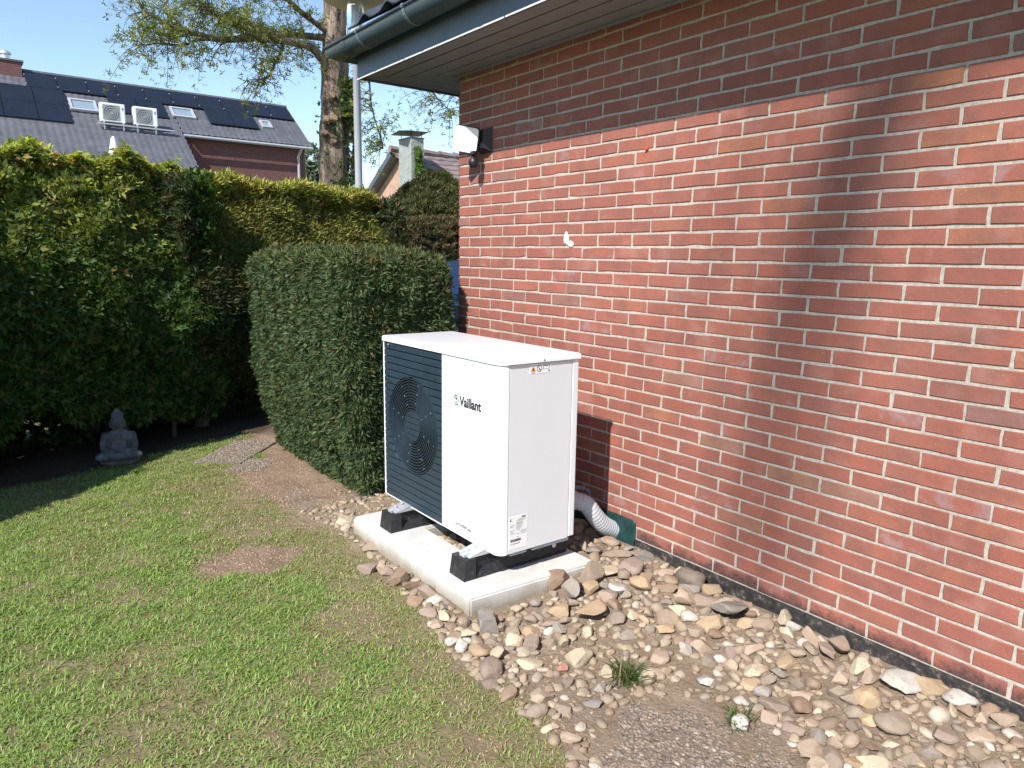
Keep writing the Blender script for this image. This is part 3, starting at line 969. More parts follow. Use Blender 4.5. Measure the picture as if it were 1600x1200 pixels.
for p_, ax in (((-0.63, HY0 - 0.0065, LIDZ + 0.012), 'X'), ((HX0 - 0.0065, 3.51, LIDZ - 0.015), 'Y')):
    R_ = Matrix.Rotation(math.radians(90), 4, 'X') if ax == 'X' else Matrix.Rotation(math.radians(-90), 4, 'Y')
    MB().lathe([(0.005, -0.002), (0.005, 0.002), (0.002, 0.003)], 10).xform(Matrix.Translation(p_) @ R_).build('screw', M['galv'], hp)

# grille: horizontal slats with a round fan opening
FC, FR = (3.273, 0.668), 0.262
MB().box(HX0 + 0.030, HX0 + 0.052, GY0 + 0.001, GY1 - 0.001, GZ0, GZ1).build('grille_backing', M['dark'], hp)
NS = 23
ph = (GZ1 - GZ0) / NS
GAP = 0.0055
for i in range(NS):
    z0, z1 = GZ0 + i * ph + GAP / 2, GZ0 + (i + 1) * ph - GAP / 2
    def clip(side):
        """outline in (y,z) of one piece of this slat, left or right of the opening"""
        zs = [z0 + (z1 - z0) * q / 4 for q in range(5)]
        edge = []
        for z in zs:
            d = FR ** 2 - (z - FC[1]) ** 2
            edge.append((FC[0] + side * math.sqrt(d), z) if d > 0 else (FC[0], z))
        yo = GY1 - 0.001 if side > 0 else GY0 + 0.001
        return [(yo, z0), (yo, z1)] + edge[::-1]
    hit = max(FR ** 2 - (z - FC[1]) ** 2 for z in (z0, z1, min(max(FC[1], z0), z1))) > 0
    polys = [clip(1), clip(-1)] if hit else [[(GY0 + 0.001, z0), (GY1 - 0.001, z0), (GY1 - 0.001, z1), (GY0 + 0.001, z1)]]
    for pl in polys:
        mm = MB()
        k = len(pl)
        cy = sum(p[0] for p in pl) / k; cz = sum(p[1] for p in pl) / k
        f_ = [(HX0 + 0.003, cy + (p[0] - cy) * 0.996, p[1] + (0.0016 if p[1] < cz else -0.0016)) for p in pl]
        g_ = [(HX0 + 0.0055, p[0], p[1]) for p in pl]
        h_ = [(HX0 + 0.028, p[0], p[1]) for p in pl]
        fs = [tuple(range(k))] + [(a * k + q, (a + 1) * k + q, (a + 1) * k + (q + 1) % k, a * k + (q + 1) % k) for a in range(2) for q in range(k)]
        mm.add(f_ + g_ + h_, fs)
        mm.build('grille_slat', M['slate'], hp)


def ring_mesh(r0, r1, x0, x1, seg=64):
    """flat ring in the front plane, thickness x0..x1"""
    vs, fs = [], []
    for x, r in ((x0, r0), (x0, r1), (x1, r1), (x1, r0)):
        for k in range(seg):
            a = 2 * math.pi * k / seg
            vs.append((x, FC[0] + r * math.cos(a), FC[1] + r * math.sin(a)))
    for q in range(4):
        for k in range(seg):
            k2 = (k + 1) % seg
            fs.append((q * seg + k, q * seg + k2, ((q + 1) % 4) * seg + k2, ((q + 1) % 4) * seg + k))
    return vs, fs


guard = put('fan_guard', *ring_mesh(FR - 0.011, FR - 0.006, HX0 + 0.005, HX0 + 0.012), M['slate'], hp)
NR = 11
for i in range(NR):
    r = 0.088 + (FR - 0.022 - 0.088) * i / (NR - 1)
    put('guard_ring', *ring_mesh(r - 0.0023, r + 0.0023, HX0 + 0.006, HX0 + 0.011), M['slate'], guard)
for i in range(5):                                 # centre plate made of slats
    z0 = FC[1] - 0.080 + i * 0.032 + 0.0018
    z1 = z0 + 0.0284
    top = []; bot = []
    for z in np.linspace(z0, z1, 5):
        top.append((FC[0] + math.sqrt(max(0, 0.081 ** 2 - (z - FC[1]) ** 2)), z)); bot.append((FC[0] - math.sqrt(max(0, 0.081 ** 2 - (z - FC[1]) ** 2)), z))
    MB().extrude(top + bot[::-1], HX0 + 0.004, HX0 + 0.012, lambda a, b, w: (w, a, b)).build('centre_slat', M['slate'], guard)
for k in range(8):                                 # radial struts behind the rings, with pale rivets
    a = 2 * math.pi * (k + 0.35) / 8
    d = Vector((0, math.cos(a), math.sin(a)))
    c0 = Vector((HX0 + 0.017, FC[0], FC[1]))
    MB().tube([c0 + d * 0.08, c0 + d * (FR - 0.005)], 0.004, 6).build('strut', M['slate'], guard)
    for q in range(3):
        p = c0 + d * (0.110 + 0.052 * q + 0.011 * (k % 3)) + Vector((-0.0125, 0, 0))
        MB().box(p.x, p.x + 0.006, p.y - 0.0012, p.y + 0.0012, p.z - 0.0035, p.z + 0.0035).build('guard_clip', M['greyink'], guard)
fan = MB()
for k in range(3):
    a0 = 2 * math.pi * k / 3
    pts = []
    for q in range(7):
        a = a0 + q * 0.22
        for r in (0.06, 0.245):
            pts.append((HX0 + 0.0295 - 0.0045 * q / 6, FC[0] + r * math.cos(a), FC[1] + r * math.sin(a)))
    fan.add(pts, [(2 * q, 2 * q + 1, 2 * q + 3, 2 * q + 2) for q in range(6)])
fan.build('fan_blades', M['dark'], hp)

# rails under the casing
MB().box(HX0 + 0.07, -0.70, HY0 + 0.006, HY0 + 0.03, HZ0 - 0.012, HZ0 + 0.001).build('base_rail', M['greyink'], hp)
MB().box(-0.665, HX1 - 0.03, HY0 + 0.006, HY0 + 0.03, HZ0 - 0.014, HZ0 + 0.001).build('base_rail', M['greyink'], hp)
MB().box(HX0 + 0.07, HX1 - 0.02, HY0 + 0.031, HY1 - 0.03, HZ0 - 0.008, HZ0 + 0.003).build('base_tray', M['dark'], hp)


def text_part(name, body, size, mat, parent, Mx, xs=1.0, bold=0.0):
    cu = bpy.data.curves.new(name, 'FONT')
    cu.body = body
    cu.size = size
    cu.offset = bold
    cu.extrude = 0.0003
    ob = bpy.data.objects.new('tmp', cu)
    COL.objects.link(ob)
    dg = bpy.context.evaluated_depsgraph_get()
    me = bpy.data.meshes.new_from_object(ob.evaluated_get(dg))
    bpy.data.objects.remove(ob)
    V = [Mx @ Vector((v.co.x * xs, v.co.y, v.co.z)) for v in me.vertices]
    F = [tuple(p.vertices) for p in me.polygons]
    bpy.data.meshes.remove(me)
    return put(name, V, F, mat, parent)


def front_frame(y, z, off=0.0012):                 # text runs towards -Y on the front
    return Matrix(((0, 0, -1, HX0 + 0.002 - off), (-1, 0, 0, y), (0, 1, 0, z), (0, 0, 0, 1)))


def side_frame(x, z, off=0.0014):                  # text runs towards +X on the side
    return Matrix(((1, 0, 0, x), (0, 0, -1, HY0 + 0.003 - off), (0, 1, 0, z), (0, 0, 0, 1)))


text_part('brand_lettering', 'Vaillant', 0.066, M['ink'], hp, front_frame(2.806, 0.864), 0.90, 0.0019)
text_part('model_lettering', 'aroTHERM plus', 0.0245, M['ink'], hp, front_frame(2.842, 0.262), 0.90, 0.0)
# the round emblem: a ring with two ears and a small hare-like mark inside
em = MB()
ec = (2.838, 0.884)
def ering(r0, r1, a0=0.0, a1=2 * math.pi, seg=28, c=ec):
    vs, fs = [], []
    for k in range(seg + 1):
        a = a0 + (a1 - a0) * k / seg
        for r in (r0, r1):
            vs.append((HX0 + 0.0005, c[0] - r * math.cos(a) * 0.86, c[1] + r * math.sin(a)))
    for k in range(seg):
        fs.append((2 * k, 2 * k + 1, 2 * k + 3, 2 * k + 2))
    em.add(vs, fs)
ering(0.0205, 0.0250)
for s_ in (-1, 1):
    em.add([(HX0 + 0.0005, ec[0] + s_ * y, ec[1] + z) for y, z in ((0.003, 0.024), (0.011, 0.034), (0.019, 0.033), (0.012, 0.030), (0.006, 0.024))], [(0, 1, 2, 3, 4)])
em.add([(HX0 + 0.0005, ec[0] + y, ec[1] + z) for y, z in ((0.008, 0.010), (0.002, 0.016), (-0.007, 0.013), (-0.009, 0.006), (-0.003, 0.004), (-0.001, -0.004), (0.003, 0.003))], [(0, 1, 2, 3, 4, 5, 6)])
em.add([(HX0 + 0.0005, ec[0] + y, ec[1] + z) for y, z in ((0.003, -0.004), (-0.003, -0.004), (-0.004, -0.016), (0.004, -0.016))], [(0, 1, 2, 3)])
em.build('emblem', M['ink'], hp)

# warning label on the side
wl_ = MB().box(-0.705, -0.580, HY0 + 0.0022, HY0 + 0.0032, 1.044, 1.088).build('warning_label', M['label'], hp)
yq = HY0 + 0.0019
def quad(mb, pts): mb.add([(x, yq, z) for x, z in pts], [tuple(range(len(pts)))])
q = MB(); quad(q, [(-0.699, 1.054), (-0.669, 1.054), (-0.684, 1.080)]); q.build('warning_triangle', M['orange'], wl_)
yq = HY0 + 0.0014
q = MB(); quad(q, [(-0.688, 1.059), (-0.680, 1.059), (-0.681, 1.068), (-0.684, 1.072), (-0.687, 1.067)]); q.build('flame_sign', M['ink'], wl_)
q = MB()
for k in range(24):
    a, b = 2 * math.pi * k / 24, 2 * math.pi * (k + 1) / 24
    quad(q, [(-0.649 + 0.0125 * math.cos(a), 1.067 + 0.0125 * math.sin(a)), (-0.649 + 0.0125 * math.cos(b), 1.067 + 0.0125 * math.sin(b)),
             (-0.649 + 0.0150 * math.cos(b), 1.067 + 0.0150 * math.sin(b)), (-0.649 + 0.0150 * math.cos(a), 1.067 + 0.0150 * math.sin(a))])
quad(q, [(-0.659, 1.0765), (-0.6575, 1.078), (-0.639, 1.0575), (-0.6405, 1.056)])
quad(q, [(-0.652, 1.060), (-0.647, 1.060), (-0.648, 1.070), (-0.651, 1.070)])
q.build('prohibition_sign', M['ink'], wl_)
q = MB()
for a in ((-0.626, 1.062, -0.596, 1.063), (-0.626, 1.083, -0.590, 1.084), (-0.618, 1.0755, -0.600, 1.0785)):
    quad(q, [(a[0], a[1]), (a[2], a[1]), (a[2], a[3]), (a[0], a[3])])
quad(q, [(-0.628, 1.062), (-0.626, 1.062), (-0.622, 1.083), (-0.624, 1.083)])
quad(q, [(-0.596, 1.062), (-0.594, 1.062), (-0.588, 1.083), (-0.590, 1.083)])
quad(q, [(-0.596, 1.050), (-0.589, 1.050), (-0.589, 1.057), (-0.596, 1.057)])
quad(q, [(-0.693, 1.0475), (-0.675, 1.0475), (-0.675, 1.0495), (-0.693, 1.0495)])
q.build('appliance_sign', M['ink'], wl_)
# rating plate low on the side
rl = MB().box(-0.808, -0.700, HY0 + 0.0022, HY0 + 0.0032, 0.236, 0.394).build('rating_label', M['label'], hp)
q = MB()
rg = random.Random(5)
for (x0, x1, z) in [(-0.802, -0.79, .383), (-0.755, -0.715, .375), (-0.765, -0.712, .369), (-0.765, -0.725, .361), (-0.765, -0.730, .356), (-0.765, -0.722, .351), (-0.80, -0.775, .350), (-0.765, -0.735, .344),
                    (-0.80, -0.78, .343), (-0.765, -0.728, .338), (-0.765, -0.74, .332), (-0.80, -0.775, .325), (-0.765, -0.745, .325), (-0.80, -0.785, .318), (-0.74, -0.705, .318), (-0.74, -0.705, .311), (-0.80, -0.77, .311), (-0.74, -0.71, .304)]:
    x = x0
    while x < x1:
        w = rg.uniform(0.003, 0.009)
        quad(q, [(x, z), (min(x + w, x1), z), (min(x + w, x1), z + 0.0022), (x, z + 0.0022)])
        x += w + 0.002
tag(q.build('rating_text', M['greyink'], rl), kind='stuff')
q = MB()
x = -0.798
while x < -0.738:
    w = rg.choice((0.0012, 0.002, 0.0032))
    quad(q, [(x, 0.271), (x + w, 0.271), (x + w, 0.284), (x, 0.284)])
    x += w + rg.choice((0.0012, 0.002))
quad(q, [(-0.757, .304), (-0.752, .304), (-0.752, .309), (-0.757, .309)]); quad(q, [(-0.757, .290), (-0.753, .290), (-0.753, .294), (-0.757, .294)])
quad(q, [(-0.802, .372), (-0.795, .372), (-0.795, .379), (-0.802, .379)])
quad(q, [(-0.797, .258), (-0.792, .258), (-0.7945, .266)])
x = -0.785
for w in (0.006, 0.002, 0.004, 0.003, 0.005, 0.002, 0.004):
    quad(q, [(x, 0.259), (x + w, 0.259), (x + w, 0.263), (x, 0.263)]); x += w + 0.0025
q.build('barcode', M['ink'], rl)
text_part('brand_mark', 'Vaillant', 0.008, M['ink'], rl, side_frame(-0.735, 0.3825, 0.0014), 1.0, 0.0004)

# ---------------------------------------------------------------- pipes behind the unit
hs = empty('corrugated_hose', (-0.2, 2.6, 0.2), 'light grey corrugated hose running from the heat pump into the wall', 'hose')
P0 = [Vector(p) for p in ((-0.40, 2.80, 0.315), (-0.30, 2.715, 0.318), (-0.235, 2.66, 0.312))]
MB().tube(P0, [0.054, 0.054, 0.051], 18).build('elbow', M['hose'], hs, True)
ctrl = [Vector(p) for p in ((-0.245, 2.668, 0.314), (-0.195, 2.625, 0.292), (-0.155, 2.605, 0.235), (-0.105, 2.60, 0.180), (-0.045, 2.60, 0.138), (0.02, 2.60, 0.105))]
pts, rad = [], []
def catm(P, n):
    out = []
    for i in range(len(P) - 1):
        p0, p1, p2, p3 = P[max(i - 1, 0)], P[i], P[i + 1], P[min(i + 2, len(P) - 1)]
        for q in range(n):
            t = q / n
            out.append(0.5 * ((2 * p1) + (p2 - p0) * t + (2 * p0 - 5 * p1 + 4 * p2 - p3) * t * t + (3 * p1 - p0 - 3 * p2 + p3) * t ** 3))
    out.append(P[-1])
    return out
cl = catm(ctrl, 26)
for i, p in enumerate(cl):
    pts.append(p); rad.append(0.0455 + 0.0012 * math.cos(i * 2 * math.pi / 6))
MB().tube(pts, rad, 20).build('corrugated_sleeve', M['hose'], hs, True)
cd = MB().tube([(-0.40, 2.75, 0.405), (-0.30, 2.70, 0.392), (-0.19, 2.655, 0.372)], 0.011, 10)
cd.tube([(-0.262, 2.685, 0.384), (-0.262, 2.685, 0.404)], 0.008, 8)
cd.tube([(-0.20, 2.66, 0.3735), (-0.185, 2.653, 0.371)], 0.014, 10)
cd.tube([(-0.185, 2.653, 0.371), (-0.165, 2.64, 0.355), (-0.16, 2.635, 0.325)], 0.006, 8)
tag(cd.build('cable_conduit', M['conduit'], None, True), 'thin blue grey conduit above the corrugated hose', 'conduit')
# green membrane: a wrinkled sheet stuck to the wall foot
N1, N2 = 26, 14
vs, fs = [], []
for a in range(N1 + 1):
    for b in range(N2 + 1):
        y = 2.447 + (2.93 - 2.447) * a / N1
        z = 0.016 + (0.214 - 0.016) * b / N2
        if a == 0 and b == 0: y += 0.02; z += 0.012
        w = mnoise.noise(Vector((y * 16, z * 16, 3.0))) * 0.006 + 0.012 * math.exp(-(((y - 2.60) / 0.06) ** 2 + ((z - 0.11) / 0.05) ** 2))
        vs.append((-0.007 - max(w, -0.003), y, z))
for a in range(N1):
    for b in range(N2):
        i = a * (N2 + 1) + b
        fs.append((i, i + 1, i + N2 + 2, i + N2 + 1))
ms_ = put('membrane_sheet', vs, fs, M['membrane'], None, True)
sol = ms_.modifiers.new('thickness', 'SOLIDIFY'); sol.thickness = 0.002
tag(ms_, 'dark green sealing membrane at the wall foot round the hose', 'membrane')

# ---------------------------------------------------------------- foliage tools
def frames(N, spin):
    """orthonormal frames with z' = N (n,3) and a spin angle about it"""
    N = N / np.linalg.norm(N, axis=1, keepdims=True)
    up = np.where(np.abs(N[:, 2:3]) < 0.95, np.array([[0, 0, 1.0]]), np.array([[1.0, 0, 0]]))
    X = np.cross(up, N); X /= np.linalg.norm(X, axis=1, keepdims=True)
    Y = np.cross(N, X)
    c, s = np.cos(spin)[:, None], np.sin(spin)[:, None]
    return X * c + Y * s, -X * s + Y * c, N


def scatter(name, tv, tf, P, N, scale, col, mat, parent=None, spin=None, tcol=None):
    """copies of a small leaf template joined into one mesh"""
    n = len(P)
    spin = RNG.uniform(0, 2 * np.pi, n) if spin is None else spin
    X, Y, Z = frames(np.asarray(N, float), spin)
    tv = np.asarray(tv, float)
    sc = np.asarray(scale).reshape(-1, 1, 1)
    V = (P[:, None, :] + sc * (tv[None, :, 0:1] * X[:, None] + tv[None, :, 1:2] * Y[:, None] + tv[None, :, 2:3] * Z[:, None])).reshape(-1, 3)
    F = (np.asarray(tf)[None] + (np.arange(n) * len(tv))[:, None, None]).reshape(-1, len(tf[0]))
    C = np.repeat(col, len(tv), axis=0)
    if tcol is not None:
        C = C * np.tile(np.asarray(tcol), (n, 1))
    return np_mesh(name, V, F, mat, parent, col=C)


def leaf_sprig(n, length, width, spread, seed, curl=0.2):
    """n pointed leaves (two quads each) leaving a short stem along +z"""
    rg = random.Random(seed)
    vs, fs = [], []
    for i in range(n):
        a = 2.4 * i + rg.uniform(-0.5, 0.5)
        el = spread * rg.uniform(0.6, 1.25)
        d = Vector((math.cos(a) * math.sin(el), math.sin(a) * math.sin(el), math.cos(el)))
        s = d.cross(Vector((0, 0, 1)) if abs(d.z) < 0.95 else Vector((1, 0, 0))).normalized()
        s = (s + Vector((rg.uniform(-.4, .4), rg.uniform(-.4, .4), rg.uniform(-.4, .4)))).normalized()
        u = s.cross(d)
        b = Vector((0, 0, 1)) * (length * 0.8 * i / n)
        L = length * rg.uniform(0.75, 1.2)
        w = width * rg.uniform(0.8, 1.2)
        k = len(vs)
        vs += [b, b + d * L * 0.45 + s * w + u * w * curl, b + d * L - u * L * curl * 0.6, b + d * L * 0.45 - s * w + u * w * curl]
        fs += [(k, k + 1, k + 2, k + 3)]
    return [tuple(v) for v in vs], fs


def pick(palette, n, jitter=0.25):
    pal = np.array([p[1] for p in palette]); w = np.array([p[0] for p in palette], float)
    c = pal[RNG.choice(len(pal), n, p=w / w.sum())]
    return c * (1 + RNG.uniform(-jitter, jitter, (n, 1)))


# ---------------------------------------------------------------- tall hedge on the left
HU = np.array([0.929, 0.369, 0.0]); HN = np.array([0.369, -0.929, 0.0])
H0 = np.array([-3.55, 5.43, 0.0])


def hedge_section(name, s0, s1, ztop, depth, nface, ntop, tpl, size, palF, palT, mat, label, cat, origin=H0, u=HU, nrm=HN, zlow=0.16, lump=0.13, seed=0, spikes=0, trunks=(), back=True, setback=0.46):
    root = empty(name, tuple(origin + u * (s0 + s1) / 2 - nrm * depth / 2), label, cat)
    L = s1 - s0
    # front face
    def face_pts(n, front=True):
        s = RNG.uniform(s0 - 0.04, s1 + 0.04, n); z = zlow + (ztop - zlow) * RNG.uniform(0, 1, n) ** 0.95
        b = fbm(np.stack([s * 2.1, z * 2.1], 1), seed) - 0.5
        b2 = fbm(np.stack([s * 6, z * 6], 1), seed + 9) - 0.5
        rnd = np.minimum(1, (ztop - z) / 0.22)
        off = lump * 2 * b + lump * 0.9 * b2 - 0.14 * (1 - rnd) ** 2 - 0.05 * sstep(0.6, 0.2, z) - setback * sstep(0.95, ztop, z) + 0.10 * sstep(0.6, 1.1, z)
        d = RNG.exponential(0.055, n)
        keep = (z > zlow + 0.35 * vnoise(np.stack([s * 5, s * 0 + seed], 1), 4)) & (d < 0.3)
        if front:
            P = origin + s[:, None] * u + (off - d)[:, None] * nrm
        else:
            P = origin + s[:, None] * u + (-depth - off + d)[:, None] * nrm
        P[:, 2] = z
        sg = 1 if front else -1
        N = sg * nrm * 0.8 + np.array([0, 0, 0.25]) + RNG.normal(0, 0.75, (n, 3))
        return P[keep], N[keep], d[keep], z[keep]
    P1, N1, d1, z1 = face_pts(nface)
    # top
    s = RNG.uniform(s0, s1, ntop); w = RNG.uniform(setback - 0.12, depth, ntop)
    h = ztop + 0.10 * (fbm(np.stack([s * 2.4, w * 2.4], 1), seed + 3) - 0.5) + 0.12 * (fbm(np.stack([s * 9, w * 9], 1), seed + 5) - 0.5) + np.abs(RNG.normal(0, 0.025, ntop)) - RNG.exponential(0.04, ntop)
    if spikes:
        h = h + 0.16 * np.maximum(0, vnoise(np.stack([s * 7, w * 5], 1), seed + 7) - 0.66) / 0.34 * RNG.uniform(0, 1, ntop)
    P2 = origin + s[:, None] * u - w[:, None] * nrm
    P2[:, 2] = h
    N2 = np.array([0, 0, 1.0]) + 0.4 * nrm + RNG.normal(0, 0.45, (ntop, 3))
    PP, NN = [P1, P2], [N1, N2]
    cF = pick(palF, len(P1)); cT = pick(palT, ntop)
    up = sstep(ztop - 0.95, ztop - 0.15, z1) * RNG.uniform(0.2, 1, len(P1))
    cF = cF * (1 - up[:, None]) + pick(palT, len(P1)) * up[:, None]  # upper face leaves blend into the top colours with painted sunlight
    CC = [cF, cT]
    if back:
        P3, N3, d3, z3 = face_pts(nface // 5, False)
        PP.append(P3); NN.append(N3); CC.append(pick(palF, len(P3)))
        n_ = int(2600 * L / 2.6)                   # low back growth, colour darkened as shade, closes the view under the hedge
        s = RNG.uniform(s0, s1, n_)
        P = origin + s[:, None] * u - (depth * RNG.uniform(0.5, 1.1, n_))[:, None] * nrm
        P[:, 2] = RNG.uniform(0.0, 0.62, n_)
        PP.append(P); NN.append(RNG.normal(0, 1, (n_, 3))); CC.append(pick(palF, n_) * 0.7)
        for e, sg in ((s0, -1), (s1, 1)):          # ends
            n_ = nface // 9
            w = RNG.uniform(0, depth, n_); z = RNG.uniform(zlow, ztop, n_)
            P = origin + (e + sg * (RNG.normal(0, 0.05, n_) + 0.1 * (fbm(np.stack([w * 4, z * 4], 1), seed + 2) - 0.5)))[:, None] * u - w[:, None] * nrm
            P[:, 2] = z
            PP.append(P); NN.append(sg * u + np.array([0, 0, 0.4]) + RNG.normal(0, 0.5, (n_, 3))); CC.append(pick(palF, n_))
    P = np.concatenate(PP); N = np.concatenate(NN); C = np.concatenate(CC)
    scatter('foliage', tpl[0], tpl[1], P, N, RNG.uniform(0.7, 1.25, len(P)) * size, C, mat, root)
    # twig mass inside, ragged below
    ns, nz = max(8, int(L / 0.12)), 14
    vs, fs = [], []
    for side in (0, 1):
        for a in range(ns + 1):
            for b in range(nz + 1):
                s_ = s0 + 0.05 + (L - 0.1) * a / ns
                zb_ = (0.48 + 0.14 * math.sin(s_ * 9)) if side == 0 else 0.20 + 0.10 * math.sin(s_ * 13)
                z_ = zb_ + (ztop - 0.16 - zb_) * b / nz
                k = 0.20 + 0.05 * math.sin(s_ * 7.3 + b) + 0.1 * (b == nz) + (setback * max(0, (z_ - 0.95) / (ztop - 0.95)) if side == 0 else 0)
                p = origin + u * s_ + nrm * (-k if side == 0 else -depth + k)
                vs.append((p[0], p[1], z_))
    w_ = (ns + 1) * (nz + 1)
    for side in (0, 1):
        for a in range(ns):
            for b in range(nz):
                i = side * w_ + a * (nz + 1) + b
                fs.append((i, i + nz + 1, i + nz + 2, i + 1))
    for a in range(ns):
        i = a * (nz + 1) + nz
        fs.append((i, i + nz + 1, w_ + i + nz + 1, w_ + i))
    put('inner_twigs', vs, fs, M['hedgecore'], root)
    rg = random.Random(seed)
    for (st, r, lean, dep) in trunks:
        b = origin + u * st - nrm * dep
        p = [Vector((b[0], b[1], -0.05)), Vector((b[0] + lean * 0.3, b[1], 0.35)), Vector((b[0] + lean * 0.7, b[1] + 0.03, 0.8)), Vector((b[0] + lean, b[1] + 0.05, ztop - 0.3))]
        mm = MB().tube(catm(p, 4), [r * (1.25 - 0.06 * q) for q in range(13)], 9)
        for q in range(4):
            z_ = rg.uniform(0.35, 1.2); a_ = rg.uniform(-2.6, 0.4)
            s_ = Vector((b[0] + lean * z_ / ztop, b[1] + 0.02, z_))
            mm.tube([s_, s_ + Vector((math.cos(a_) * 0.2, math.sin(a_) * 0.12, 0.03)), s_ + Vector((math.cos(a_) * 0.42, math.sin(a_) * 0.22, 0.14))], [r * 0.35, r * 0.25, r * 0.1], 5)
        mm.build('trunk', M['hedgewood'], root, True)
    return root


TPL_BEECH = leaf_sprig(6, 0.048, 0.0125, 1.05, 3, 0.25)
TPL_THUJA = leaf_sprig(8, 0.058, 0.0062, 0.75, 5, 0.18)
TPL_YEW = leaf_sprig(10, 0.036, 0.0040, 0.95, 8, 0.05)
TPL_TREE = leaf_sprig(5, 0.085, 0.014, 1.5, 12, 0.2)
PAL_BEECH = [(5, (0.042, 0.090, 0.016)), (3, (0.062, 0.118, 0.021)), (2, (0.028, 0.062, 0.014)), (0.7, (0.12, 0.14, 0.03)), (0.3, (0.14, 0.10, 0.035))]  # lower leaves, shade painted in as darker green
PAL_BEECH_T = [(4, (0.310, 0.375, 0.065)), (3, (0.390, 0.405, 0.090)), (1.5, (0.42, 0.36, 0.11)), (0.6, (0.24, 0.14, 0.055)), (2, (0.105, 0.170, 0.030))]  # top leaves, sunlight painted into the colour
PAL_THUJA = [(4, (0.028, 0.048, 0.016)), (3, (0.040, 0.058, 0.018)), (2, (0.060, 0.060, 0.020)), (0.8, (0.11, 0.075, 0.028))]
PAL_THUJA_T = [(4, (0.36, 0.37, 0.075)), (3, (0.42, 0.36, 0.085)), (0.8, (0.27, 0.17, 0.05)), (3, (0.25, 0.31, 0.065))]  # golden tips, brightened with painted sunlight

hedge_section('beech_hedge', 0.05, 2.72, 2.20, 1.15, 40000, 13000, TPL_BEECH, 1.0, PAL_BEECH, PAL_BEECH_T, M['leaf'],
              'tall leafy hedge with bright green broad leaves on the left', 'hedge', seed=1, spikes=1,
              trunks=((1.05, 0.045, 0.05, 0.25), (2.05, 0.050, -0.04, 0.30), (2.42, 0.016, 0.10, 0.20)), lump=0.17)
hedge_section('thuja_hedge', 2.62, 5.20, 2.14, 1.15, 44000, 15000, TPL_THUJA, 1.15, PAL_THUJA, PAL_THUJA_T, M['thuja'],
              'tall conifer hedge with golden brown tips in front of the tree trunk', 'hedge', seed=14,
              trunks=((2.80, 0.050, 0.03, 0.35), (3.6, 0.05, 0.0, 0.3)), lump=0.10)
# the same hedge turns towards the camera outside the picture and shades the lawn
u2 = np.array([0.735, 0.678, 0.0]); n2 = np.array([0.678, -0.735, 0.0])
hedge_section('garden_hedge', 0.0, 2.9, 2.33, 0.8, 9000, 3000, TPL_BEECH, 1.5, PAL_BEECH, PAL_BEECH_T, M['leaf'],
              'leafy hedge shading the lawn from beyond the left edge', 'hedge', origin=np.array([-5.25, 3.26, 0.0]), u=u2, nrm=n2, seed=31, zlow=0.05)

# ---------------------------------------------------------------- clipped yew
yew = empty('yew_bush', (-0.5, 5.0, 0.0), 'clipped dark green yew block between heat pump and tall hedge', 'bush')
YX0, YX1, YY0, YY1, YZ = -0.86, -0.155, 4.03, 5.80, 1.525


def yew_pts(n):
    """points on a rounded, slightly battered block"""
    areas = np.array([(YY1 - YY0) * YZ * 1.3, (YX1 - YX0) * YZ * 1.5, (YX1 - YX0) * (YY1 - YY0), (YY1 - YY0) * YZ * 0.4])
    which = RNG.choice(4, n, p=areas / areas.sum())
    a, b = RNG.uniform(0, 1, n), RNG.uniform(0, 1, n)
    x = np.where(which == 0, YX0, np.where(which == 3, YX1, YX0 + (YX1 - YX0) * a))
    y = np.where(which == 1, YY0, YY0 + (YY1 - YY0) * np.where(which == 1, 0, np.where(which == 2, b, a)))
    z = np.where(which == 2, YZ, 0.03 + (YZ - 0.03) * b)
    N = np.zeros((n, 3))
    N[which == 0] = (-1, 0, 0.0); N[which == 1] = (0, -1, 0); N[which == 2] = (0, 0, 1); N[which == 3] = (1, 0, 0)
    # round the edges: pull towards an inner box and push out by a radius
    r = 0.085
    c = np.stack([np.clip(x, YX0 + r, YX1 - r), np.clip(y, YY0 + r, YY1 - r), np.clip(z, -1, YZ - r)], 1)
    d = np.stack([x, y, z], 1) - c
    L = np.linalg.norm(d, axis=1, keepdims=True)
    D = d / np.maximum(L, 1e-6)
    P = c + D * r
    low = sstep(0.75, 0.0, P[:, 2])
    # tapers in towards the ground
    P[:, 0] += low * 0.16 * np.clip((-0.45 - P[:, 0]) / 0.45, 0, 1)
    P[:, 1] += low * 0.10 * np.clip((4.6 - P[:, 1]) / 0.57, 0, 1)
    b1 = fbm(P * 3.1, 51) - 0.5
    b2 = fbm(P * 11.0, 57) - 0.5
    dep = RNG.exponential(0.022, n)
    b3 = fbm(P * np.array([26.0, 26.0, 17.0]), 61, 2) - 0.5
    P = P + D * (b1 * 0.07 + b2 * 0.09 + b3 * 0.07 - dep + 0.03 * (P[:, 2:3].ravel() > YZ - 0.2) * RNG.uniform(0, 1, n))[:, None]
    return P, D, dep, b2


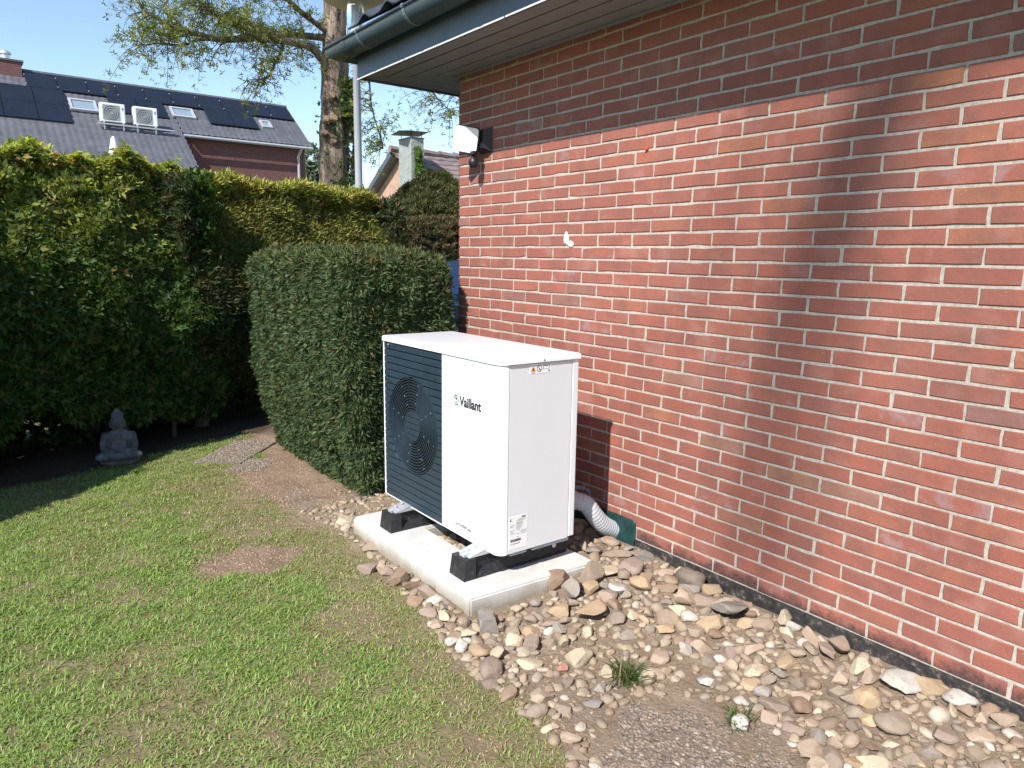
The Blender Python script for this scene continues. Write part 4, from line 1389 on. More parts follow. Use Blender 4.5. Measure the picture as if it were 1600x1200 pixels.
Py, Dy, dep, bb = yew_pts(72000)
Ny = Dy * 0.8 + np.array([0, 0, -0.15]) + RNG.normal(0, 0.6, (len(Py), 3))
cy_ = pick([(5, (0.062, 0.095, 0.038)), (4, (0.085, 0.122, 0.048)), (2, (0.042, 0.068, 0.030)), (0.5, (0.13, 0.13, 0.045)), (0.2, (0.18, 0.12, 0.05))], len(Py))
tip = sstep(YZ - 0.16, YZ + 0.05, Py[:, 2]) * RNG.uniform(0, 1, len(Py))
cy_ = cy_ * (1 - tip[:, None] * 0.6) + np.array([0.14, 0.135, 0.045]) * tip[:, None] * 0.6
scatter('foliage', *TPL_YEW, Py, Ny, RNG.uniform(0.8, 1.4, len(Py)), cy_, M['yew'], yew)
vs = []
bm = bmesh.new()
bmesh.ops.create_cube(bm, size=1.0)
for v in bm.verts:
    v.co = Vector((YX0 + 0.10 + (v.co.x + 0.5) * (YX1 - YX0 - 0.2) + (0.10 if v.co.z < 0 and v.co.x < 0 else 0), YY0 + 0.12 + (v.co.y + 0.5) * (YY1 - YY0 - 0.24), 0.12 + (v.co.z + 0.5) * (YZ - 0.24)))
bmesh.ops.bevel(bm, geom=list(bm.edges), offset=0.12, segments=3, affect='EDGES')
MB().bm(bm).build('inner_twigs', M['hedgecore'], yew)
for (x, y, r) in ((-0.45, 4.35, 0.03), (-0.5, 4.9, 0.035), (-0.45, 5.5, 0.03)):
    MB().tube([(x, y, -0.05), (x + 0.02, y, 0.25), (x, y + 0.03, 0.8)], [r * 1.2, r, r * 0.7], 8).build('trunk', M['hedgewood'], yew, True)

# young shrub at the house corner
sh = empty('leafy_shrub', (0.02, 4.42, 0.0), 'small light green shrub in the gap between yew and house corner', 'shrub')
n = 420
zz = RNG.uniform(0.15, 1.32, n)
Ps = np.stack([0.02 + RNG.normal(0, 0.075, n), 4.45 + RNG.normal(0, 0.11, n), zz], 1)
scatter('foliage', *TPL_BEECH, Ps, RNG.normal(0, 1, (n, 3)) + np.array([0, -0.3, 0.6]), RNG.uniform(0.45, 0.75, n), pick([(3, (0.11, 0.19, 0.04)), (2, (0.16, 0.22, 0.06)), (1, (0.07, 0.13, 0.03))], n), M['leaf'], sh)
mm = MB()
for q in range(5):
    a = q * 1.3
    mm.tube([(0.02, 4.45, -0.03), (0.02 + 0.04 * math.cos(a), 4.45 + 0.05 * math.sin(a), 0.6), (0.02 + 0.08 * math.cos(a), 4.45 + 0.10 * math.sin(a), 1.25)], [0.008, 0.006, 0.003], 5)
tag(mm.build('stems', M['twig'], sh), kind='stuff')

# ---------------------------------------------------------------- seated stone figure
st = bmesh.new()
def ell(c, r, rot=0.0):
    b = bmesh.ops.create_uvsphere(st, u_segments=16, v_segments=10, radius=1.0)
    Mx = Matrix.Translation(c) @ Matrix.Rotation(rot, 4, 'Z') @ Matrix.Diagonal((r[0], r[1], r[2], 1))
    bmesh.ops.transform(st, matrix=Mx, verts=b['verts'])
ell((0, 0.02, 0.035), (0.155, 0.105, 0.045))       # plinth
ell((0.075, -0.035, 0.085), (0.105, 0.055, 0.040), -0.35)   # crossed legs
ell((-0.075, -0.035, 0.085), (0.105, 0.055, 0.040), 0.35)
ell((0.0, -0.075, 0.085), (0.085, 0.035, 0.030))
ell((0, 0.02, 0.15), (0.085, 0.062, 0.085))        # belly and chest
ell((0, 0.02, 0.215), (0.098, 0.058, 0.055))
for s_ in (-1, 1):
    ell((s_ * 0.098, 0.015, 0.205), (0.036, 0.036, 0.045))
    ell((s_ * 0.112, 0.0, 0.155), (0.030, 0.034, 0.060))
    ell((s_ * 0.075, -0.045, 0.115), (0.055, 0.026, 0.024), s_ * 0.7)
ell((0, 0.015, 0.262), (0.036, 0.036, 0.035))      # neck
ell((0, 0.008, 0.320), (0.052, 0.056, 0.066))      # head
ell((0, 0.015, 0.372), (0.048, 0.050, 0.030))      # hair cap
ell((0, 0.018, 0.402), (0.024, 0.024, 0.022))      # topknot
ell((0, -0.050, 0.312), (0.010, 0.012, 0.016))     # nose
for s_ in (-1, 1):
    ell((s_ * 0.053, 0.012, 0.305), (0.009, 0.014, 0.032))
    ell((s_ * 0.019, -0.043, 0.330), (0.014, 0.008, 0.007))
ell((0, -0.048, 0.290), (0.016, 0.007, 0.006))
me = bpy.data.meshes.new('garden_statue')
st.to_mesh(me); st.free()
tmp = bpy.data.objects.new('tmp', me); COL.objects.link(tmp)
md = tmp.modifiers.new('r', 'REMESH'); md.mode = 'VOXEL'; md.voxel_size = 0.0055
sm = tmp.modifiers.new('s', 'SMOOTH'); sm.factor = 0.5; sm.iterations = 3
me2 = bpy.data.meshes.new_from_object(tmp.evaluated_get(bpy.context.evaluated_depsgraph_get()))
bpy.data.objects.remove(tmp)
me2.name = 'garden_statue'
me2.polygons.foreach_set('use_smooth', [True] * len(me2.polygons))
me2.materials.clear(); me2.materials.append(M['statue'])
stat = bpy.data.objects.new('garden_statue', me2)
link(stat, None, Vector((-1.88, 5.86, -0.012)))
stat.rotation_euler.z = math.radians(-12)
stat.scale = (0.90, 0.95, 1.02)
tag(stat, 'grey stone seated figure in the shade under the hedge', 'statue')

# ---------------------------------------------------------------- exposed aggregate paving
def pebble_field(name, poly, z, n, r0, r1, parent, seed):
    """half sunk pebbles on top of a slab, one joined mesh"""
    rg = np.random.default_rng(seed)
    bm = bmesh.new(); bmesh.ops.create_icosphere(bm, subdivisions=1, radius=1.0)
    bm.verts.index_update()
    tv = np.array([v.co[:] for v in bm.verts]); tf = np.array([[v.index for v in f.verts] for f in bm.faces]); bm.free()
    poly = np.array(poly)
    lo, hi = poly.min(0), poly.max(0)
    P = rg.uniform(lo, hi, (n * 3, 2))
    inside = np.zeros(len(P), bool)
    for a, b in zip(poly, np.roll(poly, -1, 0)):
        cr_ = (a[1] > P[:, 1]) != (b[1] > P[:, 1])
        inside ^= cr_ & (P[:, 0] < (b[0] - a[0]) * (P[:, 1] - a[1]) / (b[1] - a[1] + 1e-12) + a[0])
    P = P[inside][:n]
    n = len(P)
    sc = rg.uniform(r0, r1, (n, 1, 1)) * rg.uniform(0.6, 1.3, (n, 1, 3)) * np.array([1, 1, 0.55])
    ang = rg.uniform(0, 6.28, n)
    V = tv[None] * sc * (1 + rg.normal(0, 0.10, (n, len(tv), 1)))
    c, s = np.cos(ang)[:, None], np.sin(ang)[:, None]
    V = np.stack([V[..., 0] * c - V[..., 1] * s, V[..., 0] * s + V[..., 1] * c, V[..., 2]], -1)
    zz = z(P[:, 0], P[:, 1]) if callable(z) else np.full(n, z)
    V[..., 0] += P[:, None, 0]; V[..., 1] += P[:, None, 1]; V[..., 2] += zz[:, None]
    F = (tf[None] + (np.arange(n) * len(tv))[:, None, None]).reshape(-1, 3)
    o = np_mesh(name, V.reshape(-1, 3), F, M['path_pebbles'], parent, smooth=True)
    return tag(o, kind='stuff')


def paving(name, poly, zt, n, label, r=(0.004, 0.010)):
    root = empty(name, (sum(p[0] for p in poly) / len(poly), sum(p[1] for p in poly) / len(poly), 0), label, 'paving slab')
    MB().extrude(poly, -0.06, zt, lambda a, b, w: (a, b, w)).build('slab_body', M['aggregate'], root)
    pebble_field('aggregate', poly, zt - 0.001, n, r[0], r[1], root, len(label))


t = NT('path_pebbles')
M['path_pebbles'] = t.set(t.ramp(t.node('ShaderNodeNewGeometry').outputs['Random Per Island'], [(0.0, (0.11, 0.085, 0.065)), (0.3, (0.20, 0.155, 0.115)), (0.6, (0.26, 0.20, 0.15)), (0.85, (0.17, 0.14, 0.115)), (1.0, (0.36, 0.31, 0.25))]), 0.85, bump=t.noise(150, 3), bdist=0.002)
M['aggregate'] = plain('aggregate_binder', (0.17, 0.135, 0.105), 0.9, var=0.25, scale=40, bump=0.004)
paving('paving_slab', [(-1.45, 5.56), (-1.16, 5.36), (-0.70, 5.86), (-0.98, 6.06)], 0.010, 1200, 'exposed aggregate path slab in the sun by the yew, farther of two', (0.006, 0.012))
paving('paving_slab', [(-1.34, 5.24), (-1.10, 5.10), (-0.86, 5.34), (-1.06, 5.46)], 0.003, 420, 'half buried aggregate path slab by the yew, nearer of two', (0.006, 0.012))
paving('paving_slab', [(-1.34, 1.30), (-1.20, 1.14), (-1.05, 1.10), (-0.93, 0.96), (-0.80, 1.00), (-0.70, 1.13), (-0.60, 1.17), (-0.64, 1.29), (-0.75, 1.34), (-0.76, 1.47), (-0.88, 1.50), (-0.90, 1.60), (-1.02, 1.56), (-1.10, 1.47), (-1.20, 1.45), (-1.24, 1.38)], -0.006, 2600, 'pebbly aggregate slab sunk in soil at the bottom edge', (0.0045, 0.0105))

# ---------------------------------------------------------------- stones
def stone_mesh(seed, kind='round', sub=3):
    rg = random.Random(seed)
    bm = bmesh.new()
    bmesh.ops.create_icosphere(bm, subdivisions=sub, radius=1.0)
    off = Vector((rg.uniform(-50, 50), rg.uniform(-50, 50), rg.uniform(-50, 50)))
    cuts = []
    for _ in range({'round': 6, 'angular': 12, 'flat': 9, 'block': 6, 'knobbly': 5}[kind]):
        n_ = Vector((rg.gauss(0, 1), rg.gauss(0, 1), rg.gauss(0, 0.8))).normalized()
        cuts.append((n_, rg.uniform(0.42, 0.70) if kind in ('angular', 'flat') else rg.uniform(0.60, 0.84)))
    if kind == 'block':
        cuts = [(Vector(v).normalized(), q) for v, q in (((1, 0, 0.15), 0.60), ((-1, 0.12, 0), 0.58), ((0.1, 1, 0), 0.62), ((0.05, -1, 0.1), 0.60), ((0.1, 0.1, 1), 0.56), ((0, 0, -1), 0.6), ((1, 1, 1), 0.85), ((-1, 1, 0.6), 0.88))]
    for v in bm.verts:
        p = v.co.copy()
        p *= 1 + 0.26 * mnoise.noise(p * 0.9 + off)
        for n_, d in cuts:
            e = p.dot(n_) - d
            if e > 0: p -= n_ * e
        p *= 1 + (0.13 if kind == 'knobbly' else 0.05) * mnoise.noise(v.co * 2.4 + off) + 0.035 * mnoise.noise(v.co * 6 + off)
        v.co = p
    V = np.array([v.co[:] for v in bm.verts])
    V /= np.abs(V).max(0)
    for v, q in zip(bm.verts, V): v.co = Vector(q)
    bm.normal_update()
    lim = math.radians(22 if kind in ('angular', 'flat', 'block') else 34)
    me = bpy.data.meshes.new('stone')
    for f in bm.faces: f.smooth = True
    for e in bm.edges:
        if len(e.link_faces) == 2 and e.calc_face_angle(0) > lim: e.smooth = False
    bm.to_mesh(me)
    bm.free()
    return me


KINDS = ['round', 'angular', 'flat', 'knobbly', 'angular', 'angular', 'flat']
SHAPES = {k: [stone_mesh(100 + i * 7 + h * 1000, k) for i in range(6)] for h, k in enumerate(('round', 'angular', 'flat', 'block', 'knobbly'))}
_mc = {}


def stone_data(kind, i, colour):
    key = (kind, i % 6, colour)
    if key not in _mc:
        me = SHAPES[kind][i % 6].copy()
        me.materials.append(STONE[colour])
        _mc[key] = me
    return _mc[key]


placed = []                                        # (x, y, r)


def put_stone(x, y, rx, ry, rz, colour, kind, i, rot, label, group=None, tilt=(0, 0), lift=0.0):
    z = float(ground_z([x], [y])[0])
    o = bpy.data.objects.new('stone', stone_data(kind, i, colour))
    # a stone that overlaps its neighbours rests partly on them
    for (a, b, c) in placed:
        d = math.hypot(x - a, y - b)
        if d < (max(rx, ry) + c) * 0.9:
            lift = max(lift, min(0.030, 0.55 * ((max(rx, ry) + c) * 0.9 - d)))
    link(o, None, Vector((x, y, z + rz * (0.42 if not group else 0.24) + lift)))
    o.scale = (rx, ry, rz)
    o.rotation_euler = (tilt[0], tilt[1], rot)
    tag(o, label, 'stone', group)
    placed.append((x, y, max(rx, ry)))
    return o


NAMES = {'tan': 'tan', 'ochre': 'ochre', 'greybrown': 'grey brown', 'grey': 'grey', 'cream': 'cream', 'white': 'white', 'brown': 'brown', 'mauve': 'mauve grey', 'red': 'brick red'}
STONES = [
    (-0.595, 2.373, 0.057, 0.06, 'brown', 'angular', 'rust brown boulder leaning on the near end of the slab'),
    (-0.594, 2.276, 0.047, 0.064, 'grey', 'angular', 'triangular grey stone standing upright beside the rust brown boulder'),
    (-0.45, 2.297, 0.06, 0.063, 'greybrown', 'angular', 'big grey brown stone between the upright grey stone and the slab corner'),
    (-0.336, 2.311, 0.062, 0.04, 'cream', 'flat', 'large cream stone with dark specks nearest the slab back corner'),
    (-0.226, 2.26, 0.062, 0.056, 'mauve', 'round', 'rounded mauve grey stone right of the large cream stone'),
    (-0.178, 2.412, 0.091, 0.032, 'greybrown', 'flat', 'flat brown stone lying below the green membrane'),
    (-0.269, 2.476, 0.045, 0.026, 'grey', 'round', 'grey stone behind the slab corner, left of the flat brown stone'),
    (-0.715, 2.216, 0.059, 0.042, 'ochre', 'angular', 'ochre angular stone in front of the rust brown boulder'),
    (-0.758, 2.331, 0.029, 0.026, 'grey', 'round', 'small grey round stone left of the ochre angular stone'),
    (-0.491, 2.149, 0.043, 0.04, 'mauve', 'round', 'pinkish round stone below the large cream stone'),
    (-0.599, 2.127, 0.039, 0.037, 'greybrown', 'round', 'smooth grey brown stone below the big grey brown stone'),
    (-0.397, 2.161, 0.056, 0.029, 'white', 'angular', 'white striped stone below the rounded mauve stone'),
    (-0.192, 2.049, 0.068, 0.033, 'brown', 'flat', 'long flat brown striped stone in the heap near the wall'),
    (-0.158, 1.961, 0.05, 0.038, 'grey', 'round', 'smooth grey stone right of the long flat striped one'),
    (-0.094, 2.15, 0.043, 0.028, 'tan', 'round', 'tan brown stone at the wall above the long flat striped one'),
    (-0.041, 2.095, 0.037, 0.04, 'cream', 'angular', 'pointed pale cream stone standing against the wall foot'),
    (-0.056, 2.003, 0.039, 0.036, 'tan', 'angular', 'tan stone between the pointed cream stone and the ochre one'),
    (-0.036, 1.923, 0.053, 0.033, 'ochre', 'round', 'ochre stone at the wall foot left of the gravelly lump'),
    (-0.226, 2.156, 0.036, 0.033, 'brown', 'angular', 'dark red brown stone in the heap near the membrane'),
    (-0.18, 1.853, 0.063, 0.046, 'mauve', 'round', 'large mauve stone below the ochre stone at the wall'),
    (-0.145, 1.77, 0.065, 0.036, 'cream', 'knobbly', 'knobbly cream stone right of the large mauve stone'),
    (-0.16, 1.728, 0.072, 0.053, 'grey', 'flat', 'largest grey slaty stone in the middle of the bed'),
    (-0.649, 2.103, 0.078, 0.042, 'ochre', 'flat', 'wide flat ochre brown stone at the middle of the heap'),
    (-0.572, 2.02, 0.044, 0.039, 'greybrown', 'flat', 'dark smooth stone right of the wide flat ochre one'),
    (-0.848, 2.25, 0.036, 0.031, 'mauve', 'round', 'round brown stone near the slab front right side'),
    (-0.923, 2.157, 0.04, 0.037, 'ochre', 'knobbly', 'lumpy yellow ochre stone below the round brown one'),
    (-0.803, 2.17, 0.055, 0.022, 'mauve', 'flat', 'flat oval mauve stone in the middle of the heap'),
    (-1.04, 2.311, 0.041, 0.057, 'grey', 'block', 'grey rectangular stone block at the slab corner'),
    (-1.169, 2.172, 0.046, 0.038, 'ochre', 'round', 'smooth ball shaped ochre stone by the lawn'),
    (-1.212, 2.25, 0.026, 0.041, 'white', 'round', 'white oblong stone left of the ball shaped ochre one'),
    (-1.138, 2.31, 0.045, 0.021, 'cream', 'round', 'cream stone lying below the slab corner'),
    (-1.228, 2.298, 0.029, 0.023, 'white', 'round', 'white round stone at the lawn edge below the slab corner'),
    (-0.885, 1.905, 0.055, 0.043, 'cream', 'knobbly', 'big knobbly cream stone alone on the soil'),
    (-1.063, 1.993, 0.05, 0.022, 'cream', 'round', 'oblong speckled cream stone on the soil'),
    (-1.164, 1.803, 0.046, 0.03, 'tan', 'angular', 'tan wedge shaped stone on the soil near the lawn'),
    (-1.151, 1.705, 0.034, 0.022, 'mauve', 'round', 'mauve brown stone right below the tan wedge'),
    (-1.03, 1.669, 0.039, 0.023, 'grey', 'flat', 'long grey stone on the soil above the aggregate slab'),
    (-1.225, 1.571, 0.036, 0.021, 'tan', 'round', 'tan oval stone at the lawn corner, lowest of the scatter'),
    (-0.982, 1.897, 0.025, 0.022, 'red', 'angular', 'broken piece of red brick left of the big knobbly stone'),
    (-0.856, 1.774, 0.024, 0.022, 'cream', 'block', 'small square cream stone on the soil'),
    (-0.618, 1.726, 0.041, 0.03, 'tan', 'round', 'tan brown stone above the grass tuft'),
    (-0.719, 1.666, 0.037, 0.034, 'tan', 'round', 'round tan stone left above the grass tuft'),
    (-1.146, 2.891, 0.043, 0.055, 'brown', 'angular', 'tall brown stone leaning on the slab front'),
    (-1.182, 3.139, 0.064, 0.042, 'mauve', 'angular', 'large pinkish stone at the slab front near the far corner'),
    (-1.181, 2.674, 0.041, 0.035, 'brown', 'round', 'brown stone midway along the slab front'),
    (-1.146, 3.022, 0.041, 0.035, 'mauve', 'angular', 'pale mauve wedge beside the tall brown stone'),
    (-1.032, 3.774, 0.052, 0.041, 'cream', 'round', 'cream stone at the far end of the border row'),
    (0.015, 0.962, 0.061, 0.042, 'ochre', 'round', 'big rounded ochre stone against the wall foot on the right'),
    (0.048, 0.858, 0.057, 0.039, 'white', 'round', 'large white stone right of the big rounded ochre stone'),
    (-0.129, 1.023, 0.069, 0.03, 'white', 'knobbly', 'long knobbly white stone left of the big rounded ochre stone'),
    (-0.322, 0.962, 0.065, 0.043, 'greybrown', 'round', 'largest dark stone below the long white stone'),
    (-0.712, 1.281, 0.03, 0.039, 'white', 'knobbly', 'white knobbly flint at the edge of the sand'),
    (0.051, 1.309, 0.044, 0.057, 'tan', 'flat', 'tall flat tan stone leaning on the wall foot'),
    (-0.636, 1.005, 0.04, 0.04, 'greybrown', 'flat', 'smooth grey brown stone at the bottom edge'),
    (-0.539, 0.902, 0.054, 0.028, 'cream', 'angular', 'pale pinkish cream stone at the bottom edge'),
    (0.04, 1.505, 0.03, 0.027, 'white', 'round', 'small white stone in a row near the wall'),
    (0.012, 1.545, 0.03, 0.036, 'cream', 'angular', 'cream stone left of the small white stone near the wall'),
    (-0.141, 1.398, 0.026, 0.026, 'white', 'knobbly', 'white spotted stone below the small white stone'),
    (-0.264, 0.823, 0.042, 0.027, 'greybrown', 'round', 'dark rounded stone below the large white stone'),
    (-0.6, 1.252, 0.033, 0.029, 'tan', 'round', 'tan stone right of the white knobbly flint'),
    (-0.593, 1.36, 0.03, 0.021, 'white', 'round', 'white stone above the white knobbly flint'),
    (-0.591, 1.16, 0.037, 0.03, 'mauve', 'round', 'mauve stone in the lower middle of the bed'),
    (-0.187, 0.749, 0.046, 0.027, 'tan', 'flat', 'flat tan stone near the lower right corner'),
    (0.071, 0.726, 0.04, 0.033, 'tan', 'round', 'tan stone at the right edge'),
    (-0.598, 1.511, 0.048, 0.029, 'white', 'angular', 'pale angular stone right of the grass tuft'),
]
rgs = random.Random(77)
VIEWX = Vector((math.cos(YAW), -math.sin(YAW)))
for i, (x, y, rw, rh, colour, kind, lab) in enumerate(STONES):
    rz = max(0.016, rh * (0.85 if kind in ('angular', 'block') else 0.70))
    ry = (rw + rh) * 0.55 if kind != 'flat' else rh * 1.35
    rot = -YAW + rgs.uniform(-0.35, 0.35)
    x_ = min(x, -0.02 - rw * 0.8)
    put_stone(x_, y, rw * 1.08, ry * 1.04, (rz if kind != 'flat' else rz * 0.8) * 1.04, colour, kind, i, rot, lab, None, (rgs.uniform(-.25, .25), rgs.uniform(-.15, .15)),
              lift=0.012 if 'lean' in lab or 'upright' in lab else 0.0)


SHORT = []
for (x_, y_, rw_, rh_, c_, k_, lab_) in STONES:
    words = lab_.split()
    for i_, w_ in enumerate(words):
        if w_ in ('stone', 'boulder', 'block', 'flint', 'wedge', 'brick'):
            SHORT.append((to_px((x_, y_, 0.04)), ' '.join(words[:i_ + 1])))
            break
SHORT = [q for q in SHORT if sum(r[1] == q[1] for r in SHORT) == 1]


def zone(x, y):
    """where the stone lies, told by the nearest stone with a name of its own"""
    p = to_px((x, y, 0.03))
    q = min(SHORT, key=lambda r: (r[0][0] - p[0]) ** 2 + (r[0][1] - p[1]) ** 2)
    dx_, dy_ = p[0] - q[0][0], p[1] - q[0][1]
    far_ = math.hypot(dx_, dy_) > 75
    if abs(dx_) > 1.7 * abs(dy_): w = 'right of' if dx_ > 0 else 'left of'
    elif abs(dy_) > 1.7 * abs(dx_): w = 'below' if dy_ > 0 else 'above'
    else: w = ('lower ' if dy_ > 0 else 'upper ') + ('right of' if dx_ > 0 else 'left of')
    return ('some way ' if far_ else '') + w + ' the ' + q[1]


def in_bed(x, y):
    if -1.085 < x < -0.33 and 2.36 < y < 3.64:
        return -0.77 < x < -0.45 and 2.87 < y < 3.20
    if x > -0.03: return False
    e = float(np.interp(y, E_Y, E_X))
    if y > 4.15: return False
    if y > 3.64: return e + 0.05 < x < -0.55
    if y > 2.36: return (e + 0.0 < x < -1.07) or x > -0.32
    # pebble slab at the bottom stays clear
    if ((x + 0.95) / 0.33) ** 2 + ((y - 1.28) / 0.30) ** 2 < 1: return False
    return x > e - 0.02


SHAPEWORD = {'round': 'rounded', 'angular': 'angular', 'flat': 'flat', 'knobbly': 'knobbly', 'block': 'blocky'}
COLS = ['tan'] * 9 + ['greybrown'] * 7 + ['cream'] * 4 + ['mauve'] * 4 + ['grey'] * 3 + ['brown'] * 6 + ['ochre'] * 4 + ['white']
LIM = 300 - len(STONES)
cnt = 0
small = []
tries = 0
sizes = [(0.046, 0.064, 60), (0.030, 0.046, 290), (0.016, 0.030, 1000)]
for lo_, hi_, want in sizes:
    got = 0
    for _ in range(want * 45):
        if got >= want: break
        x, y = rgs.uniform(-1.35, -0.02), rgs.uniform(0.35, 4.2)
        if not in_bed(x, y): continue
        open_soil = (-1.22 < x < -0.50 and 1.42 < y < 2.02) or (y > 3.75)
        if open_soil and rgs.random() < (0.93 if lo_ > 0.02 else 0.86): continue
        r = rgs.uniform(lo_, hi_)
        if y > 2.36 and x < -1.0 and r > 0.055: continue
        ov = 0.62 if lo_ > 0.02 else 0.60
        if any((x - a) ** 2 + (y - b) ** 2 < ((r + c) * ov) ** 2 for a, b, c in placed): continue
        colour, kind = rgs.choice(COLS), rgs.choice(KINDS)
        ra, rb = r, r * rgs.uniform(0.6, 0.95)
        rz = r * rgs.uniform(0.5, 0.8) * (0.7 if kind == 'flat' else 1)
        if cnt < LIM and not (0.0 > x > -0.26 and y > 2.6):
            size = 'large' if lo_ > 0.04 else ('medium' if lo_ > 0.02 else 'small')
            lab = '%s %s %s stone %s' % (size, SHAPEWORD[kind], NAMES[colour], zone(x, y))
            put_stone(x, y, ra, rb, rz, colour, kind, cnt, rgs.uniform(0, 6.28), lab, lab[0:] , (rgs.uniform(-.4, .4), rgs.uniform(-.4, .4)))
            cnt += 1
        else:
            small.append((x, y, ra, rb, rz))
            placed.append((x, y, r))
        got += 1
# pebbles and chips too many to count
TPLS = []
for q in range(8):
    me_ = stone_mesh(4000 + q * 13, ('angular', 'flat', 'round', 'angular')[q % 4], 2)
    TPLS.append((np.array([v.co[:] for v in me_.vertices]), np.array([list(p.vertices) for p in me_.polygons])))
    bpy.data.meshes.remove(me_)
for _ in range(1500):
    x, y = rgs.uniform(-1.45, -0.02), rgs.uniform(0.35, 4.6)
    if not in_bed(x, min(y, 4.1)): continue
    r = rgs.uniform(0.004, 0.014)
    small.append((x, y, r, r * rgs.uniform(0.6, 1), r * 0.6))
Sx = np.array(small)
zz = ground_z(Sx[:, 0], Sx[:, 1])
ang = RNG.uniform(0, 6.28, len(Sx))
tl_ = RNG.uniform(-0.4, 0.4, (len(Sx), 1))
tt_ = np.stack([TPLS[i % 8][0] for i in range(len(Sx))])
V = tt_ * Sx[:, None, 2:5]
V[..., 2] += V[..., 0] * tl_
c, s = np.cos(ang)[:, None], np.sin(ang)[:, None]
V = np.stack([V[..., 0] * c - V[..., 1] * s, V[..., 0] * s + V[..., 1] * c, V[..., 2]], -1)
V[..., 0] += Sx[:, None, 0]; V[..., 1] += Sx[:, None, 1]; V[..., 2] += (zz + Sx[:, 4] * 0.12)[:, None]
nv_ = tt_.shape[1]
F = np.concatenate([TPLS[i % 8][1] + i * nv_ for i in range(len(Sx))])
tag(np_mesh('small_pebbles', V.reshape(-1, 3), F, M['pebbles']), 'small pebbles and stone chips filling the stone bed', 'pebbles', kind='stuff')
cx_, cy_2 = RNG.uniform(-2.2, -0.75, 9000), RNG.uniform(1.3, 5.3, 9000)
bare = RNG.random(9000) < (1 - lawn_cover(cx_, cy_2)) ** 2 * np.where(cx_ > np.interp(cy_2, E_Y, E_X) + 0.1, 0.35, 1.0)
slabm = ~((cx_ > -1.09) & (cx_ < -0.30) & (cy_2 > 2.35) & (cy_2 < 3.65))
cx_, cy_2 = cx_[bare & slabm], cy_2[bare & slabm]
tv, tf = TPLS[0]
nC = len(cx_)
V = tv[None] * (RNG.uniform(0.002, 0.0075, (nC, 1, 1)) * RNG.uniform(0.7, 1.2, (nC, 1, 3)))
V[..., 0] += cx_[:, None]; V[..., 1] += cy_2[:, None]; V[..., 2] += ground_z(cx_, cy_2)[:, None]
tag(np_mesh('soil_crumbs', V.reshape(-1, 3), (tf[None] + (np.arange(nC) * len(tv))[:, None, None]).reshape(-1, 3), plain('dry_soil_crumbs', (0.30, 0.21, 0.145), 0.95, var=0.25, scale=25)),
    'crumbs of dry soil on the bare ground', 'soil', kind='stuff')
# a lump of broken concrete with gravel in it
lump = blob('concrete_lump', (-0.075, 2.02, 0.075), (0.055, 0.085, 0.055), M['aggregate'], 6, label='gravelly lump of broken concrete against the wall foot', cat='rubble', n=3)

# ---------------------------------------------------------------- grass
NB = 760000
gx_, gy_ = RNG.uniform(-3.5, -0.75, NB), RNG.uniform(1.0, 6.4, NB)
# keep to what the picture can see, with a margin
v = np.stack([gx_ - CAM.x, gy_ - CAM.y, np.full(NB, -CAM.z)], 1)
zf = v @ np.array(_f); xp = 800 + FPX * (v @ np.array(_r2)) / zf; yp = 600 - FPX * (v @ np.array(_u2)) / zf
keep = (xp > -220) & (xp < 1250) & (yp < 1330)
gx_, gy_ = gx_[keep], gy_[keep]
Pg = np.stack([gx_, gy_], 1)
dens = lawn_cover(gx_, gy_)
clump = fbm(Pg * 16, 71, 2)
keep = RNG.random(len(gx_)) < dens ** 1.35 * (0.35 + 0.65 * sstep(0.25, 0.5, clump))
for poly in ([(-1.45, 5.56), (-1.16, 5.36), (-0.70, 5.86), (-0.98, 6.06)], [(-1.34, 5.24), (-1.10, 5.10), (-0.86, 5.34), (-1.06, 5.46)]):
    ins = np.ones(len(gx_), bool)
    pp = np.array(poly)
    for a, b in zip(pp, np.roll(pp, -1, 0)):
        ins &= ((b[0] - a[0]) * (gy_ - a[1]) - (b[1] - a[1]) * (gx_ - a[0])) > 0.0
    keep &= ~ins
gx_, gy_, Pg = gx_[keep], gy_[keep], Pg[keep]
n = len(gx_)
dry = np.clip(sstep(0.75, 0.0, np.interp(gy_, E_Y, E_X) - gx_) * 0.75 + (fbm(Pg * 2.6, 90) - 0.45) * 2.0, 0, 1)
hgt = RNG.uniform(0.012, 0.030, n) * (1.1 - 0.35 * dry) * (0.8 + 0.5 * clump[keep])
ang = RNG.uniform(0, 6.28, n)
lean = RNG.uniform(0.35, 1.5, n) + 0.25 * RNG.random(n)
wd = RNG.uniform(0.0012, 0.0026, n)
zg = ground_z(gx_, gy_)
dx, dy = np.cos(ang), np.sin(ang)
B = np.stack([gx_, gy_, zg - 0.003], 1)
D = np.stack([dx * np.sin(lean), dy * np.sin(lean), np.cos(lean)], 1)
D2 = np.stack([dx * np.sin(lean + 0.6), dy * np.sin(lean + 0.6), np.cos(lean + 0.6)], 1)
Sd = np.stack([-dy, dx, np.zeros(n)], 1) * wd[:, None]
m1 = B + D * (hgt * 0.55)[:, None]
t1 = m1 + D2 * (hgt * 0.55)[:, None]
V = np.stack([B - Sd, B + Sd, m1 + Sd * 0.9, m1 - Sd * 0.9, t1 + Sd * 0.18, t1 - Sd * 0.18], 1).reshape(-1, 3)
o6 = (np.arange(n) * 6)[:, None]
F = np.concatenate([o6 + np.array([[0, 1, 2, 3]]), o6 + np.array([[3, 2, 4, 5]])], 0)
green = pick([(4, (0.245, 0.360, 0.088)), (3, (0.305, 0.410, 0.108)), (2, (0.180, 0.295, 0.085)), (1, (0.39, 0.41, 0.15))], n)
